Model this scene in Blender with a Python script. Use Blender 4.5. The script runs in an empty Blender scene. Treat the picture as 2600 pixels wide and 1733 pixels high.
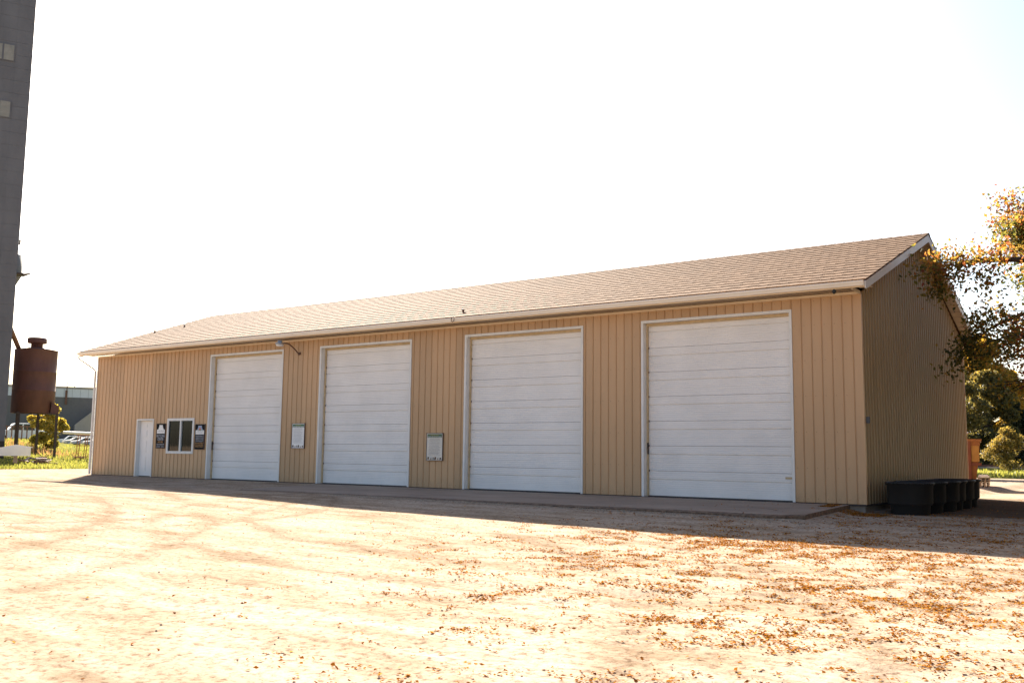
import bpy, math, random
import numpy as np
from mathutils import Vector, Matrix
random.seed(7); rng = np.random.default_rng(7)
C = bpy.context.scene.collection
SC = bpy.context.scene

# ---------------------------------------------------------------- camera
CAM = Vector((35.645, -21.464, 0.985))
YAW, PIT, ROL, FPX = -0.6222, 0.1160, 0.0120, 2445.9
Fv = Vector((math.sin(YAW)*math.cos(PIT), math.cos(YAW)*math.cos(PIT), math.sin(PIT)))
R0 = Vector((math.cos(YAW), -math.sin(YAW), 0)); U0 = R0.cross(Fv)
Rv = math.cos(ROL)*R0 + math.sin(ROL)*U0
Uv = -math.sin(ROL)*R0 + math.cos(ROL)*U0
cd = bpy.data.cameras.new('camera'); cam = bpy.data.objects.new('camera', cd); C.objects.link(cam)
cd.sensor_width = 36; cd.lens = FPX*36/2600; cd.clip_start = .1; cd.clip_end = 3000
cam.matrix_world = Matrix(((Rv.x, Uv.x, -Fv.x, CAM.x), (Rv.y, Uv.y, -Fv.y, CAM.y), (Rv.z, Uv.z, -Fv.z, CAM.z), (0, 0, 0, 1)))
SC.camera = cam

def at(u, v, D):
    """world point at horizontal distance D (metres) along a direction of view"""
    r = Fv + Rv*((u-1300)/FPX) - Uv*((v-866.5)/FPX)
    return CAM + r*(D/math.hypot(r.x, r.y))

# ---------------------------------------------------------------- light
SUNDIR = Vector((-6.17, 5.14, 4.67)).normalized()      # towards the sun
SUN_EL = math.asin(SUNDIR.z); SUN_AZ = math.atan2(SUNDIR.x, SUNDIR.y)
w = bpy.data.worlds.new('World'); SC.world = w; w.use_nodes = True
nt = w.node_tree; nt.nodes.clear()
sky = nt.nodes.new('ShaderNodeTexSky'); sky.sky_type = 'NISHITA'; sky.sun_disc = False
sky.sun_elevation = SUN_EL; sky.sun_rotation = SUN_AZ
sky.air_density = 1.0; sky.dust_density = 2.6; sky.ozone_density = 1.0; sky.altitude = 300
bg = nt.nodes.new('ShaderNodeBackground'); bg.inputs[1].default_value = 0.05
wo = nt.nodes.new('ShaderNodeOutputWorld')
nt.links.new(sky.outputs[0], bg.inputs[0]); nt.links.new(bg.outputs[0], wo.inputs[0])
sl = bpy.data.lights.new('sun', 'SUN'); sl.energy = 5.0; sl.angle = math.radians(.53); sl.color = (1, .91, .78)
so = bpy.data.objects.new('sun', sl); C.objects.link(so)
so.rotation_euler = (-SUNDIR).to_track_quat('-Z', 'Y').to_euler(); so.location = (0, 0, 60)
SC.view_settings.view_transform = 'Standard'; SC.view_settings.look = 'None'
SC.view_settings.exposure = 2.2; SC.view_settings.gamma = 1; SC.view_settings.use_curve_mapping = False
SC.cycles.max_bounces = 8; SC.cycles.diffuse_bounces = 5; SC.cycles.transparent_max_bounces = 12

# ---------------------------------------------------------------- materials
def nodes(m):
    m.use_nodes = True; n = m.node_tree; n.nodes.clear()
    out = n.nodes.new('ShaderNodeOutputMaterial'); b = n.nodes.new('ShaderNodeBsdfPrincipled')
    n.links.new(b.outputs[0], out.inputs[0]); return n, b, out
def math_n(n, op, a, b=None, c=None, clamp=False):
    k = n.nodes.new('ShaderNodeMath'); k.operation = op; k.use_clamp = clamp
    for i, v in enumerate((a, b, c)):
        if v is None: continue
        if isinstance(v, (int, float)): k.inputs[i].default_value = v
        else: n.links.new(v, k.inputs[i])
    return k.outputs[0]
def mixc(n, f, a, b, mode='MIX'):
    k = n.nodes.new('ShaderNodeMix'); k.data_type = 'RGBA'; k.blend_type = mode
    for i, v in ((0, f), (6, a), (7, b)):
        if isinstance(v, (int, float)): k.inputs[i].default_value = v
        elif isinstance(v, tuple): k.inputs[i].default_value = v if len(v) == 4 else (*v, 1)
        else: n.links.new(v, k.inputs[i])
    return k.outputs[2]
def ramp(n, x, stops):
    k = n.nodes.new('ShaderNodeValToRGB'); n.links.new(x, k.inputs[0]); e = k.color_ramp.elements
    while len(e) < len(stops): e.new(.5)
    for i, (p, c) in enumerate(stops):
        e[i].position = p; e[i].color = (c, c, c, 1) if isinstance(c, (int, float)) else (*c, 1)
    return k.outputs[0]
def noise(n, scale, vec=None, detail=3, rough=.5):
    k = n.nodes.new('ShaderNodeTexNoise'); k.inputs['Scale'].default_value = scale
    k.inputs['Detail'].default_value = detail; k.inputs['Roughness'].default_value = rough
    if vec is not None: n.links.new(vec, k.inputs['Vector'])
    return k.outputs[0]
def pos(n): return n.nodes.new('ShaderNodeNewGeometry').outputs['Position']
def vmul(n, v, s):
    k = n.nodes.new('ShaderNodeVectorMath'); k.operation = 'MULTIPLY'; n.links.new(v, k.inputs[0]); k.inputs[1].default_value = s
    return k.outputs[0]
def bump(n, b, h, strength, dist):
    k = n.nodes.new('ShaderNodeBump'); k.inputs['Strength'].default_value = strength; k.inputs['Distance'].default_value = dist
    n.links.new(h, k.inputs['Height']); n.links.new(k.outputs[0], b.inputs['Normal'])
def pm(name, col, rough=.6, var=.12, scale=2.0, bmp=0, bscale=60, metal=0, spec=.5, stretch=None):
    m = bpy.data.materials.new(name); n, b, o = nodes(m)
    p = pos(n)
    if stretch: p = vmul(n, p, stretch)
    f = noise(n, scale, p, 5, .6)
    lo = tuple(c*(1-var) for c in col); hi = tuple(min(1, c*(1+var)) for c in col)
    n.links.new(ramp(n, f, [(.3, lo), (.7, hi)]), b.inputs['Base Color'])
    b.inputs['Roughness'].default_value = rough; b.inputs['Metallic'].default_value = metal
    b.inputs['Specular IOR Level'].default_value = spec
    if bmp: bump(n, b, noise(n, bscale, pos(n), 3), bmp, .01)
    return m
M = {}
def siding_material():
    m = bpy.data.materials.new('tan painted steel'); n, b, o = nodes(m); p = pos(n)
    f = noise(n, 1.2, vmul(n, p, (1.5, 1.5, .25)), 5, .6)
    col = ramp(n, f, [(.25, (.51, .315, .165)), (.75, (.59, .375, .205))])
    s = n.nodes.new('ShaderNodeSeparateXYZ'); n.links.new(p, s.inputs[0])
    sh = n.nodes.new('ShaderNodeTexWhiteNoise'); sh.noise_dimensions = '1D'; n.links.new(math_n(n, 'FLOOR', math_n(n, 'DIVIDE', s.outputs[0], .9146)), sh.inputs['W'])
    col = mixc(n, 1.0, col, ramp(n, sh.outputs[0], [(0, (.90, .905, .91)), (1, (1.04, 1.03, 1.02))]), 'MULTIPLY')
    # splash dirt of the bottom 40 cm, broken by noise
    h = math_n(n, 'MULTIPLY_ADD', s.outputs[2], -2.2, .75, True)
    d = math_n(n, 'MULTIPLY', h, ramp(n, noise(n, 5, vmul(n, p, (2, 2, .6)), 5, .7), [(.4, 0.), (.75, 1.)]))
    st = ramp(n, noise(n, 3.0, vmul(n, p, (3, 3, .12)), 3), [(.58, 0.), (.8, .35)])
    col = mixc(n, math_n(n, 'MULTIPLY', d, .55), col, (.16, .12, .08))
    col = mixc(n, math_n(n, 'MULTIPLY', st, .5), col, (.36, .24, .15))
    n.links.new(col, b.inputs['Base Color']); b.inputs['Roughness'].default_value = .42
    bump(n, b, noise(n, 2.2, vmul(n, p, (1, 1, .4)), 3), .08, .02)
    return m
M['siding'] = siding_material()
M['gable'] = pm('shade darkened gable steel', (.285, .195, .095), .5, .07, 1.5, stretch=(1, 1.5, .3))  # siding tan darkened: the gable's shade is put into this colour
M['white'] = pm('white trim paint', (.74, .73, .70), .45, .06, 3)
M['cream'] = pm('cream soffit metal', (.74, .60, .42), .5, .06, 4)
M['soffit'] = pm('perforated tan soffit', (.42, .33, .24), .6, .1, 6)
M['gutter'] = pm('almond gutter metal', (.88, .80, .69), .38, .05, 2)
M['rake'] = pm('white fascia metal', (.66, .66, .66), .4, .06, 2)
def doorm():
    m = bpy.data.materials.new('white door steel'); n, b, o = nodes(m); p = pos(n)
    f = noise(n, 1.1, p, 4); col = ramp(n, f, [(.3, (.77, .745, .72)), (.7, (.86, .83, .80))])
    g = ramp(n, noise(n, 2.3, vmul(n, p, (1, 1, 2.5)), 5, .65), [(.55, 0.), (.9, .25)])
    col = mixc(n, g, col, (.5, .47, .42))
    n.links.new(col, b.inputs['Base Color']); b.inputs['Roughness'].default_value = .45
    k = n.nodes.new('ShaderNodeTexVoronoi'); k.inputs['Scale'].default_value = 45; n.links.new(vmul(n, p, (1, 1, .35)), k.inputs['Vector'])
    bump(n, b, noise(n, 1.4, p, 2), .10, .03)
    return m
M['door'] = doorm()
M['strip'] = pm('weathered wood strip', (.56, .42, .25), .7, .15, 6)
M['concrete'] = pm('foundation concrete', (.24, .20, .165), .9, .2, 3, .4, 40)
M['dark'] = pm('dark interior', (.02, .018, .016), .9, .2)
M['rubber'] = pm('black rubber', (.025, .025, .025), .7, .2, 5)
M['tub'] = pm('black plastic', (.010, .010, .010), .6, .25, 4)
M['steel'] = pm('galvanised steel', (.42, .40, .38), .35, .15, 6, metal=.7)
M['rust'] = pm('rusty steel', (.17, .085, .055), .8, .3, 3, .3, 30)
M['rustpipe'] = pm('brown lamp arm', (.16, .09, .06), .7, .25, 9)
M['black'] = pm('black sign face', (.012, .013, .013), .8, .1, spec=.1)
M['signwhite'] = pm('sign white', (.84, .83, .81), .35, .05)
M['signgrey'] = pm('sign grey lettering', (.45, .46, .50), .5, .08)
M['signgold'] = pm('sign orange lettering', (.55, .30, .12), .5, .08)
M['signframe'] = pm('brown sign frame', (.10, .06, .045), .6, .15)
M['green'] = pm('sign green', (.06, .16, .10), .4, .1)
M['yellow'] = pm('sign yellow green', (.42, .42, .12), .4, .1)
M['ink'] = pm('grey print', (.42, .40, .41), .6, .1)
M['blue'] = pm('emblem blue', (.30, .36, .50), .5, .2, 30)
M['red'] = pm('emblem orange', (.60, .16, .06), .5, .2, 30)
M['brownprint'] = pm('brown picture print', (.13, .09, .07), .5, .5, 60)
M['bark'] = pm('bark', (.07, .05, .04), .95, .35, 8, .6, 30)
M['tank'] = pm('dull red tank paint', (.10, .042, .034), .7, .22, 1.6, .2, 20, stretch=(1, 1, .4))
M['legs'] = pm('dark steel leg', (.05, .035, .03), .7, .3, 5)
M['tower'] = pm('grey elevator concrete', (.112, .119, .132), .85, .14, .8, .2, 12, stretch=(1, 1, .4))
M['towerblack'] = pm('black base coat', (.03, .025, .022), .8, .2)
M['towerpane'] = pm('dusty window pane', (.20, .20, .175), .5, .15, 3)
M['whwhite'] = pm('white wall band', (.60, .61, .63), .6, .05)
M['whgrey'] = pm('dark grey wall', (.135, .122, .115), .6, .08)
M['whlow'] = pm('light grey annex wall', (.38, .32, .28), .6, .06)
M['whcap'] = pm('taupe roof edge', (.34, .30, .27), .6, .06)
M['orange'] = pm('orange dumpster paint', (.26, .095, .02), .6, .25, 3, .2, 20)
M['orangedark'] = pm('dark red dumpster rib', (.16, .045, .02), .7, .25, 3)
M['cautiony'] = pm('yellow panel', (.34, .17, .03), .6, .2, 5)
M['wood'] = pm('weathered wood', (.36, .27, .19), .85, .25, 9, .3, 40)
M['carwhite'] = pm('white car paint', (.72, .72, .73), .25, .03)
M['cargrey'] = pm('silver car paint', (.36, .36, .38), .3, .03, metal=.4)
M['carbeige'] = pm('champagne car paint', (.50, .46, .40), .3, .03, metal=.3)
M['tyre'] = M['rubber']
M['rim'] = pm('wheel rim', (.45, .45, .46), .35, .1, metal=.6)
M['signal'] = pm('rust orange rack', (.36, .15, .06), .8, .25, 4)
M['pipe'] = pm('white pipe', (.78, .78, .76), .4, .05)
M['rail'] = pm('rail gravel', (.40, .32, .30), .9, .25, 2, .4, 10)
M['crackm'] = pm('dark crack filling', (.04, .035, .03), .9, .2)
M['stone'] = pm('dark pebble', (.30, .235, .18), .85, .5, 25)
def glass(name, tint=.5):
    m = bpy.data.materials.new(name); m.use_nodes = True; n = m.node_tree; n.nodes.clear()
    o = n.nodes.new('ShaderNodeOutputMaterial'); mx = n.nodes.new('ShaderNodeMixShader')
    t = n.nodes.new('ShaderNodeBsdfTransparent'); t.inputs[0].default_value = (tint, tint, tint, 1)
    g = n.nodes.new('ShaderNodeBsdfGlossy'); g.inputs[1].default_value = .03; g.inputs[0].default_value = (.9, .9, .9, 1)
    fr = n.nodes.new('ShaderNodeFresnel'); fr.inputs[0].default_value = 1.5
    n.links.new(fr.outputs[0], mx.inputs[0]); n.links.new(t.outputs[0], mx.inputs[1]); n.links.new(g.outputs[0], mx.inputs[2])
    n.links.new(mx.outputs[0], o.inputs[0]); return m
M['glass'] = glass('window glass', .55)
M['carglass'] = pm('dark car glass', (.03, .05, .05), .08, .1)
def shingle_material():
    m = bpy.data.materials.new('tan shingle'); n, b, o = nodes(m); p = pos(n)
    at_ = n.nodes.new('ShaderNodeAttribute'); at_.attribute_name = 'tint'
    col = ramp(n, at_.outputs['Fac'], [(0, (.150, .086, .050)), (.5, (.182, .106, .062)), (1, (.208, .123, .073))])
    st = ramp(n, noise(n, 1.0, vmul(n, p, (1.1, .12, .12)), 4, .6), [(.50, 0.), (.72, .85)])
    s2 = ramp(n, noise(n, 1.0, vmul(n, p, (.55, .3, .3)), 3, .55), [(.5, 0.), (.75, .9)])
    col = mixc(n, math_n(n, 'MULTIPLY', st, s2), col, (.085, .055, .038))
    gr = ramp(n, noise(n, 120, p, 2), [(.35, (.80, .80, .80)), (.65, (1.12, 1.1, 1.08))])
    col = mixc(n, 1.0, col, gr, 'MULTIPLY')
    n.links.new(col, b.inputs['Base Color']); b.inputs['Roughness'].default_value = .92; b.inputs['Specular IOR Level'].default_value = .08
    bump(n, b, noise(n, 220, p, 2), .35, .004)
    return m
M['shingle'] = shingle_material()
def leafm(name, stops, trans=.5, rough=.5, spec=.3):
    m = bpy.data.materials.new(name); m.use_nodes = True; n = m.node_tree; n.nodes.clear()
    o = n.nodes.new('ShaderNodeOutputMaterial')
    a = n.nodes.new('ShaderNodeAttribute'); a.attribute_name = 'tint'
    col = ramp(n, a.outputs['Fac'], stops)
    d = n.nodes.new('ShaderNodeBsdfPrincipled'); d.inputs['Roughness'].default_value = rough; d.inputs['Specular IOR Level'].default_value = spec; n.links.new(col, d.inputs['Base Color'])
    t = n.nodes.new('ShaderNodeBsdfTranslucent'); c2 = mixc(n, 1.0, col, (1.5, 1.35, .9), 'MULTIPLY'); n.links.new(c2, t.inputs[0])
    mx = n.nodes.new('ShaderNodeMixShader'); mx.inputs[0].default_value = trans
    n.links.new(d.outputs[0], mx.inputs[1]); n.links.new(t.outputs[0], mx.inputs[2]); n.links.new(mx.outputs[0], o.inputs[0])
    return m
M['leaf_near'] = leafm('autumn leaves', [(0, (.05, .06, .02)), (.3, (.13, .13, .035)), (.55, (.27, .19, .05)), (.8, (.34, .15, .045)), (1, (.20, .06, .04))], .6)
M['leaf_yellow'] = leafm('yellow leaves', [(0, (.10, .10, .02)), (.4, (.24, .17, .03)), (1, (.42, .25, .04))])
M['leaf_green'] = leafm('green leaves', [(0, (.05, .055, .03)), (.5, (.12, .11, .045)), (1, (.30, .22, .06))])
M['leaf_dark'] = leafm('dark evergreen needles', [(0, (.02, .03, .015)), (1, (.05, .055, .025))], .25)
M['leaf_bush'] = leafm('yellow green bush leaves', [(0, (.09, .11, .03)), (.45, (.25, .235, .055)), (1, (.50, .39, .08))])
M['grass'] = leafm('grass blades', [(0, (.13, .15, .035)), (.6, (.21, .225, .06)), (1, (.29, .275, .09))], .45)
M['weed'] = leafm('dry weeds', [(0, (.14, .12, .05)), (.5, (.28, .17, .09)), (1, (.36, .20, .12))], .4)
M['litter'] = leafm('fallen leaves', [(0, (.11, .035, .010)), (.35, (.30, .115, .018)), (.75, (.44, .20, .03)), (1, (.52, .31, .07))], .25, .95, 0.0)

def ss(x, a, b):
    t = np.clip((x-a)/(b-a), 0, 1); return t*t*(3-2*t)

# tyre tracks: circle arcs (centre, radius, angle window, half width)
ARCS = [((14.2, -10.2), 6.9, .28), ((14.2, -10.2), 5.4, .22), ((20.5, -19.5), 12.5, .3), ((20.5, -19.5), 14.2, .3),
        ((2.0, -12.0), 7.6, .3), ((2.0, -12.0), 9.2, .3), ((27.0, -2.0), 9.5, .3), ((27.0, -2.0), 11.2, .3), ((8, -26), 18.5, .35), ((8, -26), 20.3, .35)]
def ground_material():
    m = bpy.data.materials.new('sandy gravel and turf'); n, b, o = nodes(m); p = pos(n)
    s = n.nodes.new('ShaderNodeSeparateXYZ'); n.links.new(p, s.inputs[0]); X, Y = s.outputs[0], s.outputs[1]
    big = noise(n, .22, p, 4, .6); mid = noise(n, 1.3, vmul(n, p, (.5, 1.6, 1)), 6, .65); fine = noise(n, 14, p, 6, .75)
    col = ramp(n, mid, [(.30, (.22, .155, .10)), (.43, (.35, .27, .195)), (.56, (.44, .35, .27)), (.8, (.50, .42, .345))])
    col = mixc(n, ramp(n, big, [(.4, 0.), (.7, .3)]), col, (.49, .40, .31))
    # tyre tracks
    wob = math_n(n, 'MULTIPLY_ADD', noise(n, .5, p, 2), .9, -.45)
    tr = None
    for (cx, cy), r, hw in ARCS:
        dx = math_n(n, 'SUBTRACT', X, cx); dy = math_n(n, 'SUBTRACT', Y, cy)
        d = math_n(n, 'SQRT', math_n(n, 'ADD', math_n(n, 'MULTIPLY', dx, dx), math_n(n, 'MULTIPLY', dy, dy)))
        d = math_n(n, 'ABSOLUTE', math_n(n, 'ADD', math_n(n, 'SUBTRACT', d, r), wob))
        k = math_n(n, 'SUBTRACT', 1.0, math_n(n, 'DIVIDE', d, hw), clamp=True)
        tr = k if tr is None else math_n(n, 'MAXIMUM', tr, k)
    brk = ramp(n, noise(n, .35, p, 3, .6), [(.36, 0.), (.52, 1.)])
    tr = math_n(n, 'MULTIPLY', tr, brk)
    tr = math_n(n, 'MULTIPLY', tr, ramp(n, noise(n, 9, p, 3, .6), [(.3, .3), (.6, 1.)]))
    col = mixc(n, math_n(n, 'MULTIPLY', tr, .72), col, (.20, .14, .092))
    bl = ramp(n, noise(n, 1.0, vmul(n, p, (.35, 1.1, 1)), 5, .65), [(.54, 0.), (.7, .34)]); col = mixc(n, bl, col, (.28, .195, .135))
    gr = ramp(n, fine, [(.36, (.42, .35, .30)), (.5, (.95, .93, .91)), (.75, (1.15, 1.12, 1.08))])
    col = mixc(n, .85, col, gr, 'MULTIPLY')
    vo = n.nodes.new('ShaderNodeTexVoronoi'); vo.inputs['Scale'].default_value = 26; n.links.new(p, vo.inputs['Vector'])
    sp = math_n(n, 'MULTIPLY', ramp(n, vo.outputs['Distance'], [(.10, 1.), (.22, 0.)]), ramp(n, noise(n, 1.1, p, 4, .7), [(.48, 0.), (.66, .9)]))
    col = mixc(n, sp, col, (.17, .12, .09))
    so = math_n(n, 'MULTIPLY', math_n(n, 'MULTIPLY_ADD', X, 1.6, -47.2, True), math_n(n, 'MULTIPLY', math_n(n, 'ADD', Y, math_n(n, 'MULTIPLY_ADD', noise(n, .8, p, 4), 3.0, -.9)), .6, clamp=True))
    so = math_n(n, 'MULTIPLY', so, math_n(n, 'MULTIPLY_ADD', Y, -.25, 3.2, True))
    col = mixc(n, math_n(n, 'MULTIPLY', so, .85), col, (.085, .06, .042))  # dark leaf-litter soil beside the gable, deepened by shade put into the colour
    # turf zones
    ed = math_n(n, 'MULTIPLY_ADD', noise(n, 1.0, p, 4), 1.6, -.8)
    gl = math_n(n, 'MULTIPLY', math_n(n, 'ADD', math_n(n, 'SUBTRACT', -10.6, X), ed), 2.0, clamp=True); gl = math_n(n, 'MULTIPLY', gl, math_n(n, 'MULTIPLY', math_n(n, 'ADD', Y, 7.0), .4, clamp=True))
    g2 = math_n(n, 'MULTIPLY', math_n(n, 'ADD', math_n(n, 'SUBTRACT', Y, 37.0), math_n(n, 'MULTIPLY', ed, 3.0)), .5, clamp=True)
    g = math_n(n, 'MAXIMUM', gl, g2)
    gcol = ramp(n, noise(n, .8, p, 6, .7), [(.3, (.12, .12, .035)), (.55, (.19, .18, .055)), (.75, (.26, .225, .08))])
    col = mixc(n, g, col, gcol)
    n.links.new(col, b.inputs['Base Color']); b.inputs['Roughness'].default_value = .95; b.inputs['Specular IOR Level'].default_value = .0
    h = math_n(n, 'ADD', math_n(n, 'MULTIPLY', fine, .6), math_n(n, 'MULTIPLY', mid, .8))
    h = math_n(n, 'SUBTRACT', h, math_n(n, 'MULTIPLY', tr, .5))
    bump(n, b, h, .55, .035)
    return m
M['ground'] = ground_material()
M['dirt'] = pm('crumbled brown dirt', (.16, .105, .07), .95, .5, 12, .8, 40)
def apron_material():
    m = bpy.data.materials.new('worn apron concrete'); n, b, o = nodes(m); p = pos(n)
    col = ramp(n, noise(n, .9, vmul(n, p, (.6, 1.6, 1)), 6, .65), [(.3, (.25, .185, .14)), (.7, (.37, .28, .215))])
    col = mixc(n, ramp(n, noise(n, 2.2, p, 5, .7), [(.55, 0.), (.75, .5)]), col, (.16, .12, .10))
    n.links.new(col, b.inputs['Base Color']); b.inputs['Roughness'].default_value = .9
    bump(n, b, noise(n, 30, p, 5, .7), .5, .01)
    return m
M['apron'] = apron_material()

# ---------------------------------------------------------------- mesh helpers
class MB:
    def __init__(s): s.v = []; s.f = []; s.mi = []
    def poly(s, pts, mi=0):
        k = len(s.v); s.v += [tuple(p) for p in pts]; s.f.append(tuple(range(k, k+len(pts)))); s.mi.append(mi)
    def box(s, a, b, mi=0):
        x0, y0, z0 = a; x1, y1, z1 = b; k = len(s.v)
        s.v += [(x0, y0, z0), (x1, y0, z0), (x1, y1, z0), (x0, y1, z0), (x0, y0, z1), (x1, y0, z1), (x1, y1, z1), (x0, y1, z1)]
        for f in ((0, 3, 2, 1), (4, 5, 6, 7), (0, 1, 5, 4), (1, 2, 6, 5), (2, 3, 7, 6), (3, 0, 4, 7)):
            s.f.append(tuple(k+i for i in f)); s.mi.append(mi)
        return s
    def hexa(s, p8, mi=0):
        k = len(s.v); s.v += [tuple(p) for p in p8]
        for f in ((0, 3, 2, 1), (4, 5, 6, 7), (0, 1, 5, 4), (1, 2, 6, 5), (2, 3, 7, 6), (3, 0, 4, 7)):
            s.f.append(tuple(k+i for i in f)); s.mi.append(mi)
    def prism(s, prof, x0, x1, axis='x', mi=0):
        """closed profile (list of 2d points) extruded along an axis"""
        n = len(prof)
        def P(a, q): return (a, q[0], q[1]) if axis == 'x' else ((q[0], a, q[1]) if axis == 'y' else (q[0], q[1], a))
        k = len(s.v); s.v += [P(x0, q) for q in prof] + [P(x1, q) for q in prof]
        s.f.append(tuple(k+i for i in range(n))); s.mi.append(mi)
        s.f.append(tuple(k+n+i for i in reversed(range(n)))); s.mi.append(mi)
        for i in range(n):
            j = (i+1) % n; s.f.append((k+j, k+i, k+n+i, k+n+j)); s.mi.append(mi)
        return s
    def tube(s, pts, r, seg=8, mi=0, r2=None):
        pts = [Vector(p) for p in pts]; k0 = len(s.v); n = len(pts)
        for i, p in enumerate(pts):
            t = (pts[min(i+1, n-1)]-pts[max(i-1, 0)]).normalized()
            a = t.cross(Vector((0, 0, 1)));  a = a if a.length > .05 else t.cross(Vector((1, 0, 0))); a.normalize(); c = t.cross(a)
            rr = r if r2 is None else r+(r2-r)*i/max(1, n-1)
            for j in range(seg):
                an = 2*math.pi*j/seg; s.v.append(tuple(p+a*math.cos(an)*rr+c*math.sin(an)*rr))
        for i in range(n-1):
            for j in range(seg):
                a0 = k0+i*seg+j; a1 = k0+i*seg+(j+1) % seg
                s.f.append((a0, a1, a1+seg, a0+seg)); s.mi.append(mi)
        s.f.append(tuple(k0+j for j in reversed(range(seg)))); s.mi.append(mi)
        s.f.append(tuple(k0+(n-1)*seg+j for j in range(seg))); s.mi.append(mi)
        return s
    def lathe(s, prof, c=(0, 0, 0), seg=32, sx=1, sy=1, mi=0, power=1):
        k0 = len(s.v)
        for r, z in prof:
            for j in range(seg):
                an = 2*math.pi*j/seg; ca, sa = math.cos(an), math.sin(an)
                if power != 1: ca = math.copysign(abs(ca)**power, ca); sa = math.copysign(abs(sa)**power, sa)
                s.v.append((c[0]+r*sx*ca, c[1]+r*sy*sa, c[2]+z))
        for i in range(len(prof)-1):
            for j in range(seg):
                a0 = k0+i*seg+j; a1 = k0+i*seg+(j+1) % seg
                s.f.append((a0, a1, a1+seg, a0+seg)); s.mi.append(mi)
        return s
    def build(s, name, mats, parent=None, smooth=False, M4=None):
        me = bpy.data.meshes.new(name); me.from_pydata(s.v, [], s.f)
        if not isinstance(mats, (list, tuple)): mats = [mats]
        for q in mats: me.materials.append(q)
        if len(mats) > 1: me.polygons.foreach_set('material_index', s.mi)
        if smooth: me.polygons.foreach_set('use_smooth', [True]*len(me.polygons))
        if M4 is not None: me.transform(M4)
        me.update(); o = bpy.data.objects.new(name, me); C.objects.link(o)
        if parent is not None: o.parent = parent
        return o
def tag(o, label=None, cat=None, group=None, kind=None):
    for k, v in (('label', label), ('category', cat), ('group', group), ('kind', kind)):
        if v: o[k] = v
    return o
def empty(name, loc=(0, 0, 0), rz=0):
    o = bpy.data.objects.new(name, None); C.objects.link(o); o.location = loc; o.rotation_euler = (0, 0, rz); o.empty_display_size = .3
    return o
def copy_tree(o, parent=None):
    c = o.copy(); C.objects.link(c); c.parent = parent
    for ch in [q for q in bpy.data.objects if q.parent == o]: copy_tree(ch, c)
    return c
def npmesh(name, V, F, mat, tint=None, parent=None):
    """V (n,3), F (m,k) arrays; tint per face"""
    me = bpy.data.meshes.new(name); n, k = F.shape
    me.vertices.add(len(V)); me.vertices.foreach_set('co', V.astype(np.float32).ravel())
    me.loops.add(n*k); me.loops.foreach_set('vertex_index', F.astype(np.int32).ravel())
    me.polygons.add(n); me.polygons.foreach_set('loop_start', np.arange(0, n*k, k, dtype=np.int32))
    me.polygons.foreach_set('use_smooth', np.zeros(n, dtype=bool)); me.update(calc_edges=True); me.materials.append(mat)
    if tint is not None:
        a = me.attributes.new('tint', 'FLOAT', 'FACE'); a.data.foreach_set('value', np.asarray(tint, np.float32))
    o = bpy.data.objects.new(name, me); C.objects.link(o)
    if parent is not None: o.parent = parent
    return o
def leaf_mesh(name, P, size, tint, mat, parent=None, up=0.0, fold=.35):
    """folded leaf (two quads) at each point"""
    n = len(P); a = rng.normal(size=(n, 3)); a[:, 2] *= (1-up); a /= np.linalg.norm(a, axis=1, keepdims=True)
    r = rng.normal(size=(n, 3)); b = np.cross(a, r); b /= np.linalg.norm(b, axis=1, keepdims=True); c = np.cross(a, b)
    s = (size*(.6+.8*rng.random(n)))[:, None]; L = a*s*.5; Wd = b*s*.34; H = c*s*fold*.4
    V = np.stack([P-L, P+Wd*.95-L*.15+H, P+L, P-Wd*.95-L*.15+H], 1).reshape(-1, 3)
    k = np.arange(n)*4; F = np.stack([np.stack([k, k+1, k+2], 1), np.stack([k, k+2, k+3], 1)], 1).reshape(-1, 3)
    return npmesh(name, V, F, mat, np.repeat(tint, 2), parent)

# ---------------------------------------------------------------- terrain
def apron_z(x, y): return -.02 + .032*np.minimum(np.minimum(y, 0), 0)
def G(x, y):
    x = np.asarray(x, float); y = np.asarray(y, float)
    gS = np.interp(x, [-6, 0, 6, 15.8, 20.5, 28, 35, 60], [.03, .03, .02, -.12, -.24, -.33, -.36, -.36])
    g0 = -.025-.02*ss(x, 20, 28)-.145*ss(x, 28.9, 29.8)
    gA = np.minimum(-.125-.012-.045*ss(x, 17, 28), .5*g0+.5*gS+.0*x)
    gF = gS-.22
    z = np.where(y >= 0, g0, np.where(y > -3.3, g0+(gA-g0)*(-y/3.3), np.where(y > -6, gA+(gS-gA)*((-y-3.3)/2.7), gS+(gF-gS)*np.clip((-y-6)/15, 0, 3))))
    cc_ = .477*(x-35.6)+.879*(y+21.5)
    z = z+(1.6-.42*ss(cc_, -1.2, 1.6))*ss(-x-10.5, 0, 29)+.85*ss(-x, 80, 175)
    z = z+.3*ss(y, 66, 76)*ss(x, -40, 0)
    return z
def axis(parts):
    out = []
    for a, b, st in parts: out += list(np.arange(a, b, st))
    out.append(parts[-1][1]); return np.array(out)
gx = axis([(-1500, -300, 200), (-300, -80, 20), (-80, -12, 2), (-12, 12, .6), (12, 21, .3), (21, 40, .11), (40, 70, 2), (70, 300, 30), (300, 1500, 200)])
gy = axis([(-600, -100, 100), (-100, -24, 8), (-24, -19, .5), (-19, -3.2, .11), (-3.2, 1, .2), (1, 16, .6), (16, 90, 3), (90, 300, 30), (300, 1800, 250)])
XX, YY = np.meshgrid(gx, gy)
ZZ = G(XX, YY)
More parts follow.
